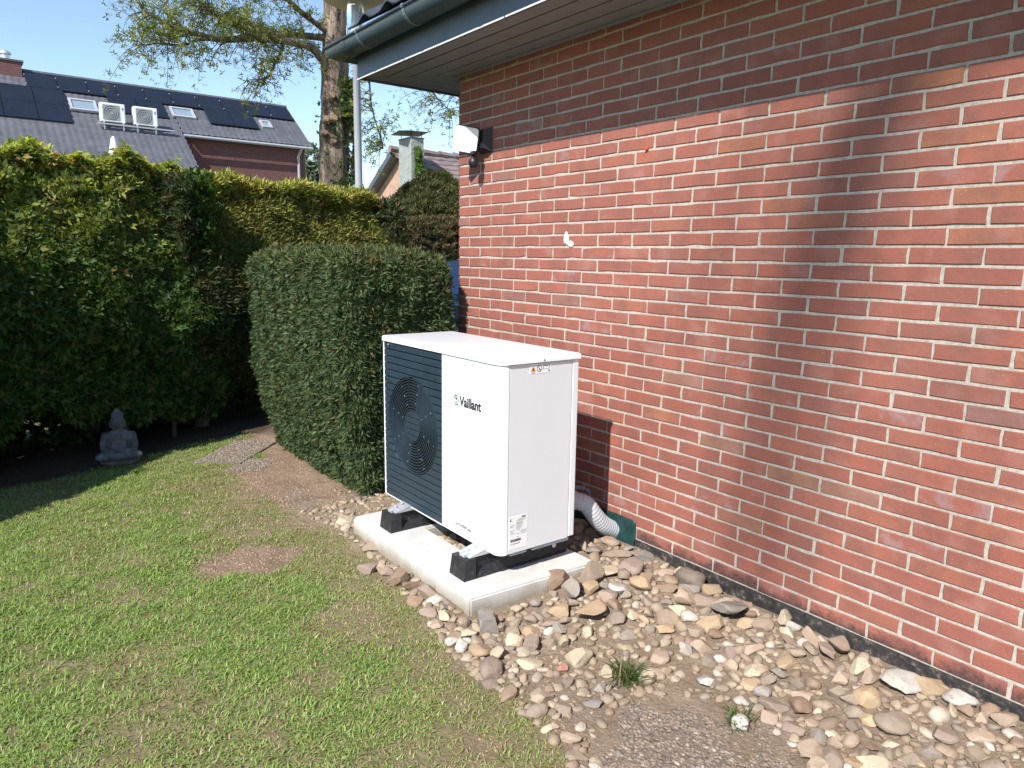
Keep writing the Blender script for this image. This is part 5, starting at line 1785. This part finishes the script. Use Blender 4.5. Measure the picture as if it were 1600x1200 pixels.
straw = pick([(3, (0.42, 0.345, 0.20)), (2, (0.34, 0.265, 0.145)), (3, (0.30, 0.31, 0.125)), (1, (0.50, 0.43, 0.28))], n)
k = (RNG.random(n) < dry * 0.66 + 0.05)[:, None]
gc = np.where(k, straw, green)
tag(np_mesh('lawn_grass', V, F, M['grass'], col=np.repeat(gc, 6, 0)), 'short patchy green lawn with dry straw coloured areas', 'grass', kind='stuff')


def tuft(name, c, n, h, r, label, cols):
    a = RNG.uniform(0, 6.28, n); ln = RNG.uniform(0.15, 1.1, n); hh = RNG.uniform(0.5, 1, n) * h
    b = np.stack([c[0] + RNG.normal(0, r, n), c[1] + RNG.normal(0, r, n), np.full(n, c[2])], 1)
    d = lambda q: np.stack([np.cos(a) * np.sin(ln + q), np.sin(a) * np.sin(ln + q), np.cos(ln + q)], 1)
    s = np.stack([-np.sin(a), np.cos(a), np.zeros(n)], 1) * 0.0022
    p1 = b + d(0) * (hh * 0.4)[:, None]; p2 = p1 + d(0.35) * (hh * 0.35)[:, None]; p3 = p2 + d(0.8) * (hh * 0.35)[:, None]
    V = np.stack([b - s, b + s, p1 + s, p1 - s, p2 + s * 0.8, p2 - s * 0.8, p3 + s * 0.2, p3 - s * 0.2], 1).reshape(-1, 3)
    o8 = (np.arange(n) * 8)[:, None]
    F = np.concatenate([o8 + np.array([[0, 1, 2, 3]]), o8 + np.array([[3, 2, 4, 5]]), o8 + np.array([[5, 4, 6, 7]])], 0)
    tag(np_mesh(name, V, F, M['grass'], col=np.repeat(pick(cols, n), 8, 0)), label, 'grass tuft')


tuft('grass_tuft', (-0.83, 1.70, 0.0), 170, 0.105, 0.022, 'dark green grass tuft growing in the soil among the stones', [(3, (0.075, 0.125, 0.035)), (1, (0.13, 0.16, 0.05)), (1, (0.24, 0.20, 0.10))])
tuft('grass_tuft', (-0.70, 1.30, 0.0), 60, 0.07, 0.025, 'thin grass tuft at the aggregate slab edge', [(3, (0.085, 0.14, 0.04)), (1, (0.2, 0.18, 0.08))])

# ---------------------------------------------------------------- house with solar panels behind the hedge
nh = empty('neighbour_house', (4.0, 36.0, 0.0), 'brick house with dark tiled roof and solar panels behind the hedge', 'house')
RY, RZ, RS = 38.0, 8.85, 0.70                        # ridge and slope: z = RZ + RS * (y - RY)
rz_ = lambda y: RZ + RS * (y - RY)
XL, XR, XS = -9.0, 11.30, 5.50
EY, LY = 34.70, 31.0                                # eave of the right part, eave of the long left part
MB().box(XS - 0.3, XR - 0.25, EY + 0.35, 41.3, -0.1, rz_(EY) + 0.1).build('wall', M['redhouse'], nh)
MB().box(XL, XS - 0.31, LY + 0.35, 41.3, -0.1, rz_(LY) + 0.1).build('wall', M['redhouse'], nh)
g_ = MB().add([(XR - 0.26, EY + 0.35, rz_(EY) - 0.1), (XR - 0.26, 41.3, rz_(EY) - 0.1), (XR - 0.26, RY, RZ - 0.1)], [(0, 1, 2)])
g_.build('gable', M['redhouse'], nh)


def pantile(x0, x1, y0, y1, name, mat, pitch=0.25, row=0.34):
    """rolled tiles: rows that step, with an s-shaped profile across"""
    nx = int((x1 - x0) / pitch) * 6
    nr = max(1, int((y1 - y0) / row))
    xs = np.linspace(x0, x1, nx + 1)
    prof = 0.009 * np.sin(2 * np.pi * (xs - x0) / pitch)
    rows_ = []
    for r in range(nr):
        for q, lift in ((0.0, 0.10), (1.0, 0.0)):
            y = y0 + (y1 - y0) * (r + q) / nr
            rows_.append(np.stack([xs, np.full_like(xs, y), rz_(y) + prof + lift], 1))
    V = np.concatenate(rows_)
    k = nx + 1
    a, b = np.meshgrid(np.arange(len(rows_) - 1), np.arange(nx), indexing='ij')
    i = (a * k + b).ravel()
    return V, np.stack([i, i + 1, i + k + 1, i + k], 1)


V1, F1 = pantile(XS, XR, EY, RY, 'r', None)
V2, F2 = pantile(XL, XS - 0.02, LY, RY, 'r', None)
VV = np.concatenate([V1, V2]); FF = np.concatenate([F1, F2 + len(V1)])
nb_ = len(VV)
VV = np.concatenate([VV, np.array([(XL, RY, RZ), (XR, RY, RZ), (XR, 41.8, RZ - 2.65), (XL, 41.8, RZ - 2.65)])])
FF = np.concatenate([FF, np.array([[nb_, nb_ + 1, nb_ + 2, nb_ + 3]])])
M['fartile'] = plain('grey_pantile', (0.105, 0.105, 0.122), 0.5, var=0.18, scale=2)
nroof = np_mesh('roof', VV, FF, M['fartile'], nh)
MB().tube([(XL, RY, RZ + 0.06), (XR, RY, RZ + 0.06)], 0.10, 8).build('ridge', M['fartile'], nroof)
MB().tube([(XS, EY - 0.07, rz_(EY) - 0.02), (XR, EY - 0.07, rz_(EY) - 0.02)], 0.07, 8).build('gutter', M['polegrey'], nh)
MB().tube([(XR - 0.55, EY - 0.05, rz_(EY) - 0.05), (XR - 0.62, EY + 0.22, rz_(EY) - 0.45), (XR - 0.62, EY + 0.25, 0.0)], 0.06, 8).build('downpipe', M['polegrey'], nh)
MB().box(XR - 0.02, XR + 0.05, EY - 0.05, RY, 0, 0.02).xform(Matrix(((1, 0, 0, 0), (0, 1, 0, 0), (0, RS, 1, RZ - RS * RY + 0.0), (0, 0, 0, 1)))).build('verge_board', M['fartile'], nh)


def on_roof(x0, x1, y0, y1, up, th):
    m = MB()
    vs = []
    for z in (0, th):
        for (x, y) in ((x0, y0), (x1, y0), (x1, y1), (x0, y1)):
            nrm_ = Vector((0, -RS, 1)).normalized()
            p = Vector((x, y, rz_(y))) + nrm_ * (up + z)
            vs.append(tuple(p))
    m.add(vs, [(0, 3, 2, 1), (4, 5, 6, 7), (0, 1, 5, 4), (1, 2, 6, 5), (2, 3, 7, 6), (3, 0, 4, 7)])
    return m


PW, PHY = 1.115, 1.13
rowtop = 37.92
cells = [(i, 0) for i in range(-2, 10)] + [(i, 1) for i in (-3, -2, -1)] + [(i, 2) for i in (-3, -2, -1)] + [(2.55, 1), (3.55, 1), (6.1, 1), (7.1, 1)]
cells = [c_ for c_ in cells if not (c_[1] == 0 and c_[0] in (-1, -2))]
pm = {}
for (i, r) in cells:
    x0 = 0.08 + i * PW + (0.14 if r == 1 and i < 0 else 0.14 if r == 2 else 0)
    if r and i < 0: x0 = 0.22 + (i + 1) * PW - PW + (1.115 if i < 0 else 0)
    y1 = rowtop - r * PHY
    pn = on_roof(x0 + 0.012, x0 + PW - 0.012, y1 - PHY + 0.015, y1, 0.09, 0.045).build('solar_panel', M['pvpanel'], nroof)
for i in range(0, 11):
    for yy_ in (rowtop - 0.28, rowtop - 0.95):
        on_roof(0.08 + i * PW - 0.018, 0.08 + i * PW + 0.018, yy_ - 0.03, yy_ + 0.03, 0.09, 0.07).build('panel_clamp', M['pvframe'], nroof)
for (xa, xb, ya, yb) in ((1.42, 2.42, 35.5, 36.28), (5.38, 6.36, 35.88, 36.6), (9.32, 9.82, 35.86, 36.40)):
    wnd = MB()
    fr = 0.09
    for bx_ in ((xa, xb, ya, ya + fr), (xa, xb, yb - fr, yb), (xa, xa + fr, ya + fr, yb - fr), (xb - fr, xb, ya + fr, yb - fr)):
        q = on_roof(*bx_, 0.06, 0.10); wnd.add(q.v, q.f)
    w_ = wnd.build('roof_window', M['polegrey'], nroof)
    on_roof(xa + fr, xb - fr, ya + fr, yb - fr, 0.07, 0.04).build('pane', M['windowglass'], w_)
chm = MB().box(-1.5, 0.02, 37.6, 38.4, 8.2, 9.18).build('chimney', M['redhouse'], nroof)
MB().box(-1.56, 0.11, 37.55, 38.45, 9.1805, 9.25).build('chimney_cap', M['fartile'], chm)
MB().lathe([(0.16, 0), (0.16, 0.22), (0.22, 0.24), (0.20, 0.33), (0.06, 0.42)], 14, (-0.48, 38.0, 9.25)).build('flue', M['galv'], chm)

for (xc, lab) in ((2.80, 'white air conditioner outdoor unit on the tiled roof, left of two'), (4.02, 'white air conditioner outdoor unit on the tiled roof, right of two')):
    ac = empty('air_conditioner', (xc, 34.75, 6.5), lab, 'air conditioner', 'air conditioners on the neighbour roof')
    zb = 6.74
    MB().rbox(xc - 0.45, xc + 0.45, 34.55, 34.95, zb, zb + 0.74, 0.03).build('casing', M['white'], ac)
    MB().box(xc - 0.37, xc + 0.24, 34.535, 34.549, zb + 0.08, zb + 0.66).build('grille', M['acgrey'], ac)
    rg_ = MB()
    for r_ in (0.10, 0.18, 0.26):
        rg_.tube([(xc - 0.07 + r_ * math.cos(a), 34.528, zb + 0.37 + r_ * math.sin(a)) for a in np.linspace(0, 2 * math.pi, 25)], 0.010, 5)
    rg_.build('fan_guard', M['greyink'], ac)
    MB().box(xc + 0.34, xc + 0.38, 34.54, 34.549, zb + 0.50, zb + 0.60).build('badge', M['conduit'], ac)
    for s_ in (-0.35, 0.35):
        MB().box(xc + s_ - 0.03, xc + s_ + 0.03, 34.45, 35.05, zb - 0.05, zb - 0.002).build('mounting_rail', M['galv'], ac)
        MB().tube([(xc + s_, 34.50, zb - 0.03), (xc + s_, 34.50, rz_(34.5) + 0.02)], 0.03, 6).build('leg', M['galv'], ac)
MB().box(2.2, 5.1, 34.40, 34.46, 6.60, 6.66).build('roof_rail', M['polegrey'], nroof)
par = empty('garden_parasol', (1.55, 24.0, 0), 'folded white parasol tip showing above the hedge', 'parasol')
MB().lathe([(0.05, 0.0), (0.17, 0.35), (0.15, 0.9), (0.06, 1.35), (0.02, 1.42)], 12, (1.08, 24.0, 3.35)).build('folded_canopy', M['label'], par, True)
MB().tube([(1.08, 24.0, 0), (1.08, 24.0, 3.4)], 0.03, 8).build('pole', M['polegrey'], par)

# ---------------------------------------------------------------- house with the slate chimney
bh = empty('gabled_house', (11.0, 22.0, 0.0), 'tan gabled house with grey chimney and brown roof beside the wall corner', 'house')
gX, gY, gZ, gs = 8.85, 21.35, 4.80, 0.62             # gable plane, ridge
half = 4.2
MB().add([(gX, gY - half, 0), (gX, gY + half, 0), (gX, gY + half, gZ - gs * half - 0.05), (gX, gY, gZ - 0.05), (gX, gY - half, gZ - gs * half - 0.05)], [(0, 1, 2, 3, 4)]).build('gable_wall', M['tanhouse'], bh)
MB().box(gX + 0.01, gX + 9, gY - half + 0.3, gY + half - 0.3, 0, gZ - gs * half - 0.06).build('wall', M['tanhouse'], bh)
nrow = 16
vs, fs = [], []
for r in range(nrow):
    for q, lift in ((0, 0.05), (1, 0.0)):
        y = gY - half - 0.35 + (half + 0.35) * (r + q) / nrow
        z = gZ + gs * (y - gY) + lift
        for xk in range(61):
            x = gX - 0.35 + 9.5 * xk / 60
            vs.append((x, y, z + 0.012 * math.sin(xk * 2.1 + r)))
for a in range(2 * nrow - 1):
    for b in range(60):
        i = a * 61 + b
        fs.append((i, i + 1, i + 62, i + 61))
broof = put('roof', vs, fs, M['browntile'], bh)
MB().add([(gX - 0.35, gY, gZ + 0.04), (gX + 9.15, gY, gZ + 0.04), (gX + 9.15, gY + half + 0.35, gZ - gs * (half + 0.35)), (gX - 0.35, gY + half + 0.35, gZ - gs * (half + 0.35)),
          (gX - 0.35, gY, gZ - 0.16), (gX + 9.15, gY, gZ - 0.16), (gX + 9.15, gY + half + 0.35, gZ - gs * (half + 0.35) - 0.2), (gX - 0.35, gY + half + 0.35, gZ - gs * (half + 0.35) - 0.2)],
         [(0, 1, 2, 3), (7, 6, 5, 4), (0, 4, 5, 1), (2, 6, 7, 3), (3, 7, 4, 0), (1, 5, 6, 2)]).build('rear_roof', M['fascia'], bh)
for k in range(16):
    MB().tube([(gX - 0.38 + k * 0.6, gY, gZ + 0.07), (gX + 0.20 + k * 0.6, gY, gZ + 0.05)], [0.12, 0.10], 8).build('ridge_tile', M['browntile'], broof)
ch2 = MB().box(8.50, 8.93, 20.0, 20.78, 0.0, 5.06).build('chimney', M['chimney'], bh)
MB().box(8.48, 8.95, 19.98, 20.80, 5.0601, 5.09).build('chimney_rim', M['fascia'], ch2)
cp_ = MB().add([(8.08, 20.0, 5.22), (8.98, 19.75, 5.24), (9.20, 20.75, 5.24), (8.30, 21.0, 5.22), (8.60, 20.35, 5.33)], [(0, 1, 4), (1, 2, 4), (2, 3, 4), (3, 0, 4), (3, 2, 1, 0)])
for (x, y) in ((8.55, 20.05), (8.88, 20.05), (8.88, 20.72), (8.55, 20.72)):
    cp_.tube([(x, y, 5.08), (x, y, 5.25)], 0.012, 5)
cp_.build('chimney_hood', M['blackplastic'], ch2)
iv = empty('ivy', (8.9, 19.9, 0.0), 'green ivy climbing the grey chimney', 'ivy')
n = 900
tz = RNG.uniform(0, 1, n) ** 0.8
w_ = 0.05 + 0.28 * (1 - tz) + 0.12 * (fbm(np.stack([tz * 7, tz * 0], 1), 3) - 0.5)
Pi = np.stack([8.66 + 0.20 * (1 - tz) + RNG.uniform(-1, 1, n) * w_, 19.96 - np.abs(RNG.normal(0, 0.07, n)), 3.0 + tz * 1.75], 1)
scatter('foliage', *TPL_BEECH, Pi, np.array([-0.3, -1, 0.3]) + RNG.normal(0, 0.5, (n, 3)), RNG.uniform(1.0, 1.7, n), pick([(3, (0.09, 0.17, 0.035)), (2, (0.13, 0.21, 0.05)), (1, (0.05, 0.10, 0.025))], n), M['leaf'], iv)
MB().tube([(8.75, 19.97, 0), (8.70, 19.97, 2.5), (8.62, 19.97, 4.5)], [0.03, 0.02, 0.01], 6).build('stem', M['twig'], iv)

# ---------------------------------------------------------------- street lamp
lx, ly = 1.33, 8.5
la = empty('street_lamp', (lx, ly, 0.0), 'grey street lamp post with glass lantern and beige cap behind the gutter', 'street lamp')
MB().lathe([(0.060, -0.1), (0.060, 0.8), (0.046, 0.82), (0.045, 4.05), (0.055, 4.06), (0.055, 4.12)], 18, (lx, ly, 0)).build('pole', M['polegrey'], la, True)
MB().lathe([(0.095, 4.12), (0.100, 4.15), (0.100, 4.48), (0.09, 4.50)], 20, (lx, ly, 0)).build('lantern_glass', M['glass'], la, True)
MB().lathe([(0.035, 4.13), (0.040, 4.20), (0.028, 4.34), (0.030, 4.46)], 14, (lx, ly, 0)).build('lamp_bulb', M['label'], la, True)
for k in range(3):
    a = 2.1 * k + 0.4
    MB().tube([(lx + 0.106 * math.cos(a), ly + 0.106 * math.sin(a), 4.12), (lx + 0.106 * math.cos(a), ly + 0.106 * math.sin(a), 4.50)], 0.007, 6).build('lantern_bar', M['polegrey'], la)
MB().lathe([(0.10, 4.49), (0.36, 4.51), (0.41, 4.54), (0.40, 4.57), (0.25, 4.66), (0.08, 4.71)], 32, (lx + 0.02, ly, 0)).build('lamp_cap', M['beige'], la, True)

# ---------------------------------------------------------------- the big tree
tr_ = empty('tree', (3.40, 14.0, 0.0), 'tall ivy clad tree with bare bark and fresh spring leaves above the hedge', 'tree')
tp = [Vector(p) for p in ((3.36, 14.0, -0.2), (3.37, 14.0, 1.5), (3.38, 14.0, 3.1), (3.46, 14.02, 4.6), (3.50, 14.0, 6.1), (3.55, 14.05, 8.0), (3.5, 14.1, 10.5))]
tc = catm(tp, 8)
trk = bmesh.new()
mm = MB().tube(tc, [0.33 - 0.09 * min(1, i / 26) - 0.10 * max(0, (i - 26) / 22) + 0.012 * math.sin(i * 1.9) for i in range(len(tc))], 20)
vv = []
for v in mm.v:
    p = Vector(v)
    a = math.atan2(p.y - 14.0, p.x - 3.42)
    k = 0.035 * math.sin(a * 5 + p.z * 0.6) + 0.05 * mnoise.noise(Vector((a * 1.6, p.z * 1.1, 2.0)))
    c_ = Vector((3.42, 14.0, p.z))
    d_ = (p - c_); d_.z = 0
    vv.append(p + d_.normalized() * k)
mm.v = [tuple(p) for p in vv]
trunk = mm.build('trunk', M['bark'], tr_, True)
for (x, z, s_) in ((3.28, 4.55, 0.06), (3.16, 4.10, 0.05), (3.33, 4.15, 0.065), (3.30, 3.72, 0.05), (3.12, 3.85, 0.045)):
    q = MB().tube([(x, 13.80, z), (x - 0.005, 13.70, z + 0.008)], [s_ * 1.9, s_], 10)
    q.build('branch_stub', M['bark'], trunk)
    MB().lathe([(s_ * 0.9, 0.0), (s_ * 0.85, 0.006)], 10).xform(Matrix.Translation((x - 0.005, 13.697, z + 0.008)) @ Matrix.Rotation(math.radians(90), 4, 'X')).build('cut_face', M['cutwood'], trunk)

LIMBS = [
    ([(3.35, 14.0, 5.05), (2.99, 13.9, 5.38), (2.37, 13.8, 5.39), (1.79, 13.7, 5.31), (1.22, 13.6, 5.16), (0.70, 13.5, 5.17), (0.45, 13.5, 5.19), (0.18, 13.4, 5.25), (-0.03, 13.4, 5.34)], 0.085),
    ([(3.40, 14.0, 5.66), (2.84, 14.1, 5.63), (2.47, 14.2, 5.60), (2.09, 14.3, 5.67), (1.81, 14.3, 5.77), (1.39, 14.4, 5.76), (0.9, 14.4, 5.9)], 0.070),
    ([(2.10, 13.8, 5.36), (1.76, 13.7, 5.44), (1.40, 13.6, 5.46), (1.11, 13.5, 5.51), (0.88, 13.5, 5.67), (0.65, 13.4, 5.85)], 0.042),
    ([(2.40, 13.8, 5.39), (2.30, 13.7, 5.15), (2.14, 13.6, 4.91), (2.01, 13.6, 4.66), (1.80, 13.5, 4.58)], 0.035),
    ([(1.22, 13.6, 5.16), (0.85, 13.5, 5.07), (0.55, 13.4, 4.91), (0.18, 13.3, 4.85), (-0.07, 13.3, 4.78)], 0.032),
    ([(3.45, 14.0, 5.70), (2.70, 13.8, 5.98), (2.34, 13.7, 6.15), (1.6, 13.6, 6.4), (0.9, 13.5, 6.5)], 0.060),
    ([(3.50, 14.0, 6.5), (2.6, 14.2, 7.1), (1.5, 14.3, 7.4), (0.4, 14.2, 7.5)], 0.075),
    ([(3.55, 14.0, 6.2), (4.2, 13.6, 6.6), (5.0, 13.2, 6.5), (5.6, 13.0, 6.0), (5.8, 12.9, 5.3), (5.72, 12.9, 4.45)], 0.050),
    ([(3.50, 13.9, 5.6), (3.75, 13.2, 5.5), (3.70, 13.0, 4.9), (3.72, 12.95, 4.3), (3.88, 12.95, 3.8), (3.95, 12.95, 3.55)], 0.028),
    ([(5.0, 13.2, 6.5), (4.9, 13.0, 5.6), (5.02, 13.0, 4.85), (5.29, 13.0, 4.58), (5.60, 13.0, 4.38)], 0.022),
    ([(3.5, 14.1, 7.5), (3.8, 15.5, 8.6), (4.2, 17, 9.2)], 0.07), ([(3.5, 14.0, 8.0), (2.4, 13.0, 9.2), (1.2, 12.3, 9.6)], 0.06),
]
twigs, leafP, leafN = MB(), [], []
rg = random.Random(4)
for pts_, r0 in LIMBS:
    c_ = catm([Vector(p) for p in pts_], 6)
    nn = len(c_)
    MB().tube(c_, [r0 * (1 - 0.78 * i / (nn - 1)) for i in range(nn)], 8).build('limb', M['twig'] if r0 < 0.05 else M['bark'], tr_, True)
    per = 2
    for i in range(3 if r0 > 0.03 else 8, nn):
        for _ in range(per):
            p = c_[i].copy()
            d = Vector((rg.uniform(-1, 0.35), rg.uniform(-0.8, 0.8), rg.uniform(-0.45, 1.0))).normalized()
            L = rg.uniform(0.30, 0.85) * (1.15 if i > nn * 0.5 else 0.95)
            q = [p]
            for s_ in range(4):
                d = (d + Vector((rg.uniform(-.3, .2), rg.uniform(-.3, .3), -0.20 - 0.08 * s_))).normalized()
                q.append(q[-1] + d * L / 4)
            twigs.tube(q, [0.008, 0.006, 0.005, 0.004, 0.002], 4, cap=False)
            dens_ = rg.choice((0.3, 1.0, 1.6, 2.2))
            for s_ in range(1, 5):
                for _k in range(int(rg.uniform(0.8, 3.0) * dens_ + rg.random() * 0.8)):
                    leafP.append(q[s_] + Vector((rg.gauss(0, 0.075), rg.gauss(0, 0.075), rg.gauss(0, 0.06))))
                    leafN.append(d * 0.6 + Vector((rg.gauss(0, 0.5), rg.gauss(0, 0.5), rg.gauss(-0.2, 0.5))))
tag(twigs.build('twigs', M['twig'], tr_), kind='stuff')
LP_, LN_ = np.array([p[:] for p in leafP]), np.array([p[:] for p in leafN])
nl = len(LP_)
scatter('crown', *TPL_TREE, LP_, LN_, RNG.uniform(0.55, 1.0, nl), pick([(3, (0.17, 0.225, 0.05)), (3, (0.24, 0.27, 0.065)), (1.2, (0.095, 0.13, 0.038)), (1, (0.28, 0.27, 0.085))], nl), M['leaf'], tr_)
n = 5200
tz = RNG.uniform(0, 1, n)
a = RNG.normal(0.0, 0.85, n) - 0.45
zi = 0.8 + 4.1 * tz ** 0.9
rad_ = 0.31 + np.abs(RNG.normal(0, 0.05, n)) + 0.14 * (1 - tz) * RNG.random(n)
Pi = np.stack([3.43 + rad_ * np.cos(a), 14.0 + rad_ * np.sin(a), zi], 1)
ok = (fbm(np.stack([a * 2, zi * 1.5], 1), 6) > 0.30 + 0.22 * tz)
scatter('ivy_leaves', *TPL_BEECH, Pi[ok], np.stack([np.cos(a), np.sin(a) - 0.4, 0.3 + 0 * a], 1)[ok] + RNG.normal(0, 0.4, (ok.sum(), 3)), RNG.uniform(0.8, 1.25, ok.sum()),
        pick([(3, (0.045, 0.085, 0.022)), (2, (0.07, 0.12, 0.03)), (1, (0.11, 0.14, 0.04))], ok.sum()), M['leaf'], tr_)

# ---------------------------------------------------------------- shrubs and car beyond the yew
def bush(name, c, r, n, tpl, size, pal, mat, label, cat, power=2.0, seed=0):
    root = empty(name, (c[0], c[1], 0.0), label, cat)
    D = RNG.normal(0, 1, (n, 3)); D /= np.linalg.norm(D, axis=1, keepdims=True)
    E_ = (np.abs(D) ** power).sum(1) ** (-1 / power)
    R_ = E_ * (1 + 0.20 * (fbm(D * 3.2 + seed, seed) - 0.5) + 0.15 * (fbm(D * 9 + seed, seed + 3) - 0.5)) - RNG.exponential(0.03, n)
    P = np.array(c) + D * R_[:, None] * np.array(r)
    k = P[:, 2] > 0.05
    scatter('foliage', *tpl, P[k], (D + RNG.normal(0, 0.5, (n, 3)) + np.array([0, 0, 0.4]))[k], RNG.uniform(0.8, 1.3, k.sum()) * size, pick(pal, k.sum()), mat, root)
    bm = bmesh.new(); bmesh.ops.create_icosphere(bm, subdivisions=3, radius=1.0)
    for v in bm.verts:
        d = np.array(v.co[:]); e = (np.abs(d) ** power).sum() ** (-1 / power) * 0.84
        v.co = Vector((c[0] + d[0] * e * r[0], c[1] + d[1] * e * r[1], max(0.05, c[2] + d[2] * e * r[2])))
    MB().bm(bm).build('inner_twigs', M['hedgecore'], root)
    MB().tube([(c[0], c[1], -0.1), (c[0], c[1], c[2])], [0.09, 0.05], 8).build('trunk', M['hedgewood'], root)


PAL_OLIVE = [(3, (0.090, 0.095, 0.032)), (2, (0.115, 0.108, 0.038)), (2, (0.065, 0.080, 0.028)), (0.6, (0.13, 0.09, 0.04))]
bush('conifer_shrub', (5.35, 13.3, 1.5), (1.15, 1.0, 1.62), 16000, TPL_THUJA, 1.5, PAL_OLIVE, M['thuja'], 'olive brown domed conifer beside the house corner', 'shrub', 2.2, 5)
bush('low_hedge', (4.6, 11.6, 1.0), (1.6, 0.5, 1.12), 14000, TPL_THUJA, 1.3, [(3, (0.095, 0.085, 0.032)), (2, (0.070, 0.075, 0.028)), (1, (0.15, 0.09, 0.045))], M['thuja'], 'brown tipped clipped hedge below the domed conifer', 'hedge', 5.0, 9)
bush('distant_tree', (17.5, 52.0, 4.0), (2.6, 2.0, 5.2), 2600, TPL_BEECH, 4.5, [(2, (0.14, 0.19, 0.12)), (1, (0.18, 0.22, 0.15))], M['leaf'], 'pale hazy tree between the solar roof and the trunk', 'tree', 2.0, 2)

cr = empty('parked_car', (3.3, 8.6, 0.0), 'dark blue car glimpsed between yew and house corner', 'car')
def sect(x):                                        # half outline of the body seen from the front at station x: list of (y, z)
    return x
prof_c = [(-2.1, 0.45), (-2.1, 0.75), (-1.95, 0.88), (-1.1, 0.98), (-0.45, 1.46), (0.6, 1.52), (1.45, 1.44), (1.95, 1.02), (2.08, 0.9), (2.1, 0.45), (1.75, 0.28), (-1.8, 0.28)]
Rc = Matrix.Translation((3.35, 8.7, 0.0)) @ Matrix.Rotation(math.radians(12), 4, 'Z')
bm = bmesh.new()
for s_ in (-1, 1):
    pass
vsL = [(x, -0.86 + (0.16 if z > 1.1 else 0.0), z) for x, z in prof_c]
vsR = [(x, 0.86 - (0.16 if z > 1.1 else 0.0), z) for x, z in prof_c]
nn = len(prof_c)
body = MB().add(vsL + vsR, [tuple(range(nn)), tuple(range(2 * nn - 1, nn - 1, -1))] + [(i, nn + i, nn + (i + 1) % nn, (i + 1) % nn) for i in range(nn)])
body.xform(Rc).build('body', M['carblue'], cr)
for (x0, x1, zl, zh) in ((-0.85, 0.28, 1.02, 1.40), (0.36, 1.45, 1.03, 1.38)):
    w = MB().add([(x0, -0.872, zl), (x1, -0.872, zl), (x1 - 0.08, -0.735, zh), (x0 + 0.38 if x0 < 0 else x0, -0.735, zh)], [(0, 1, 2, 3)])
    w.xform(Rc).build('side_window', M['windowglass'], cr)
for x in (-1.3, 1.3):
    for y in (-0.80, 0.80):
        wh = MB().lathe([(0.20, -0.10), (0.32, -0.09), (0.33, 0.0), (0.32, 0.09), (0.20, 0.10)], 22)
        wh.xform(Rc @ Matrix.Translation((x, y, 0.33)) @ Matrix.Rotation(math.radians(90), 4, 'X'))
        w_ = wh.build('wheel', M['blackplastic'], cr, True)
        hb = MB().lathe([(0.19, -0.105), (0.05, -0.112), (0.19, 0.105)], 14)
        hb.xform(Rc @ Matrix.Translation((x, y, 0.33)) @ Matrix.Rotation(math.radians(90), 4, 'X')).build('rim', M['galv'], w_)

# ---------------------------------------------------------------- tree outside the picture whose limbs shade the wall softly
sd = empty('garden_tree', (-21.0, -11.0, 0.0), 'tall tree standing far left of the picture, its limb shadow falls on the wall', 'tree')
back = -SUN_DIR
def up_sun(y, z, dist): return Vector((0, y, z)) + back * dist
top_ = up_sun(-1.4, 3.6, 26.5)
MB().tube([(-21.0, -11.0, -0.1), (-21.0, -11.0, 6.0), (-20.6, -10.8, 13.0), top_], [0.35, 0.30, 0.20, 0.13], 12).build('trunk', M['bark'], sd, True)
for k, (dy_, dz_, r_) in enumerate(((0.0, 0.0, 0.056), (0.12, 0.05, 0.042), (-0.11, -0.10, 0.044), (0.27, 0.30, 0.024), (-0.26, 0.15, 0.024), (-0.55, 0.25, 0.026), (0.5, 0.1, 0.020))):
    D_ = 34.0 + k
    pA = [top_, up_sun(0.2 + dy_, 3.0, D_), up_sun(1.15 + dy_, 2.45, D_), up_sun(1.50 + dy_, 1.95 + dz_, D_), up_sun(1.60 + dy_, 1.50 + dz_, D_), up_sun(1.69 + dy_ * 1.3, 1.05 + dz_, D_), up_sun(1.78 + dy_ * 1.4, 0.15 + dz_, D_)]
    MB().tube(pA, [0.11, 0.09, r_ * 1.3, r_ * 1.2, r_ * 1.1, r_, r_ * 0.8], 8).build('limb', M['bark'], sd, True)
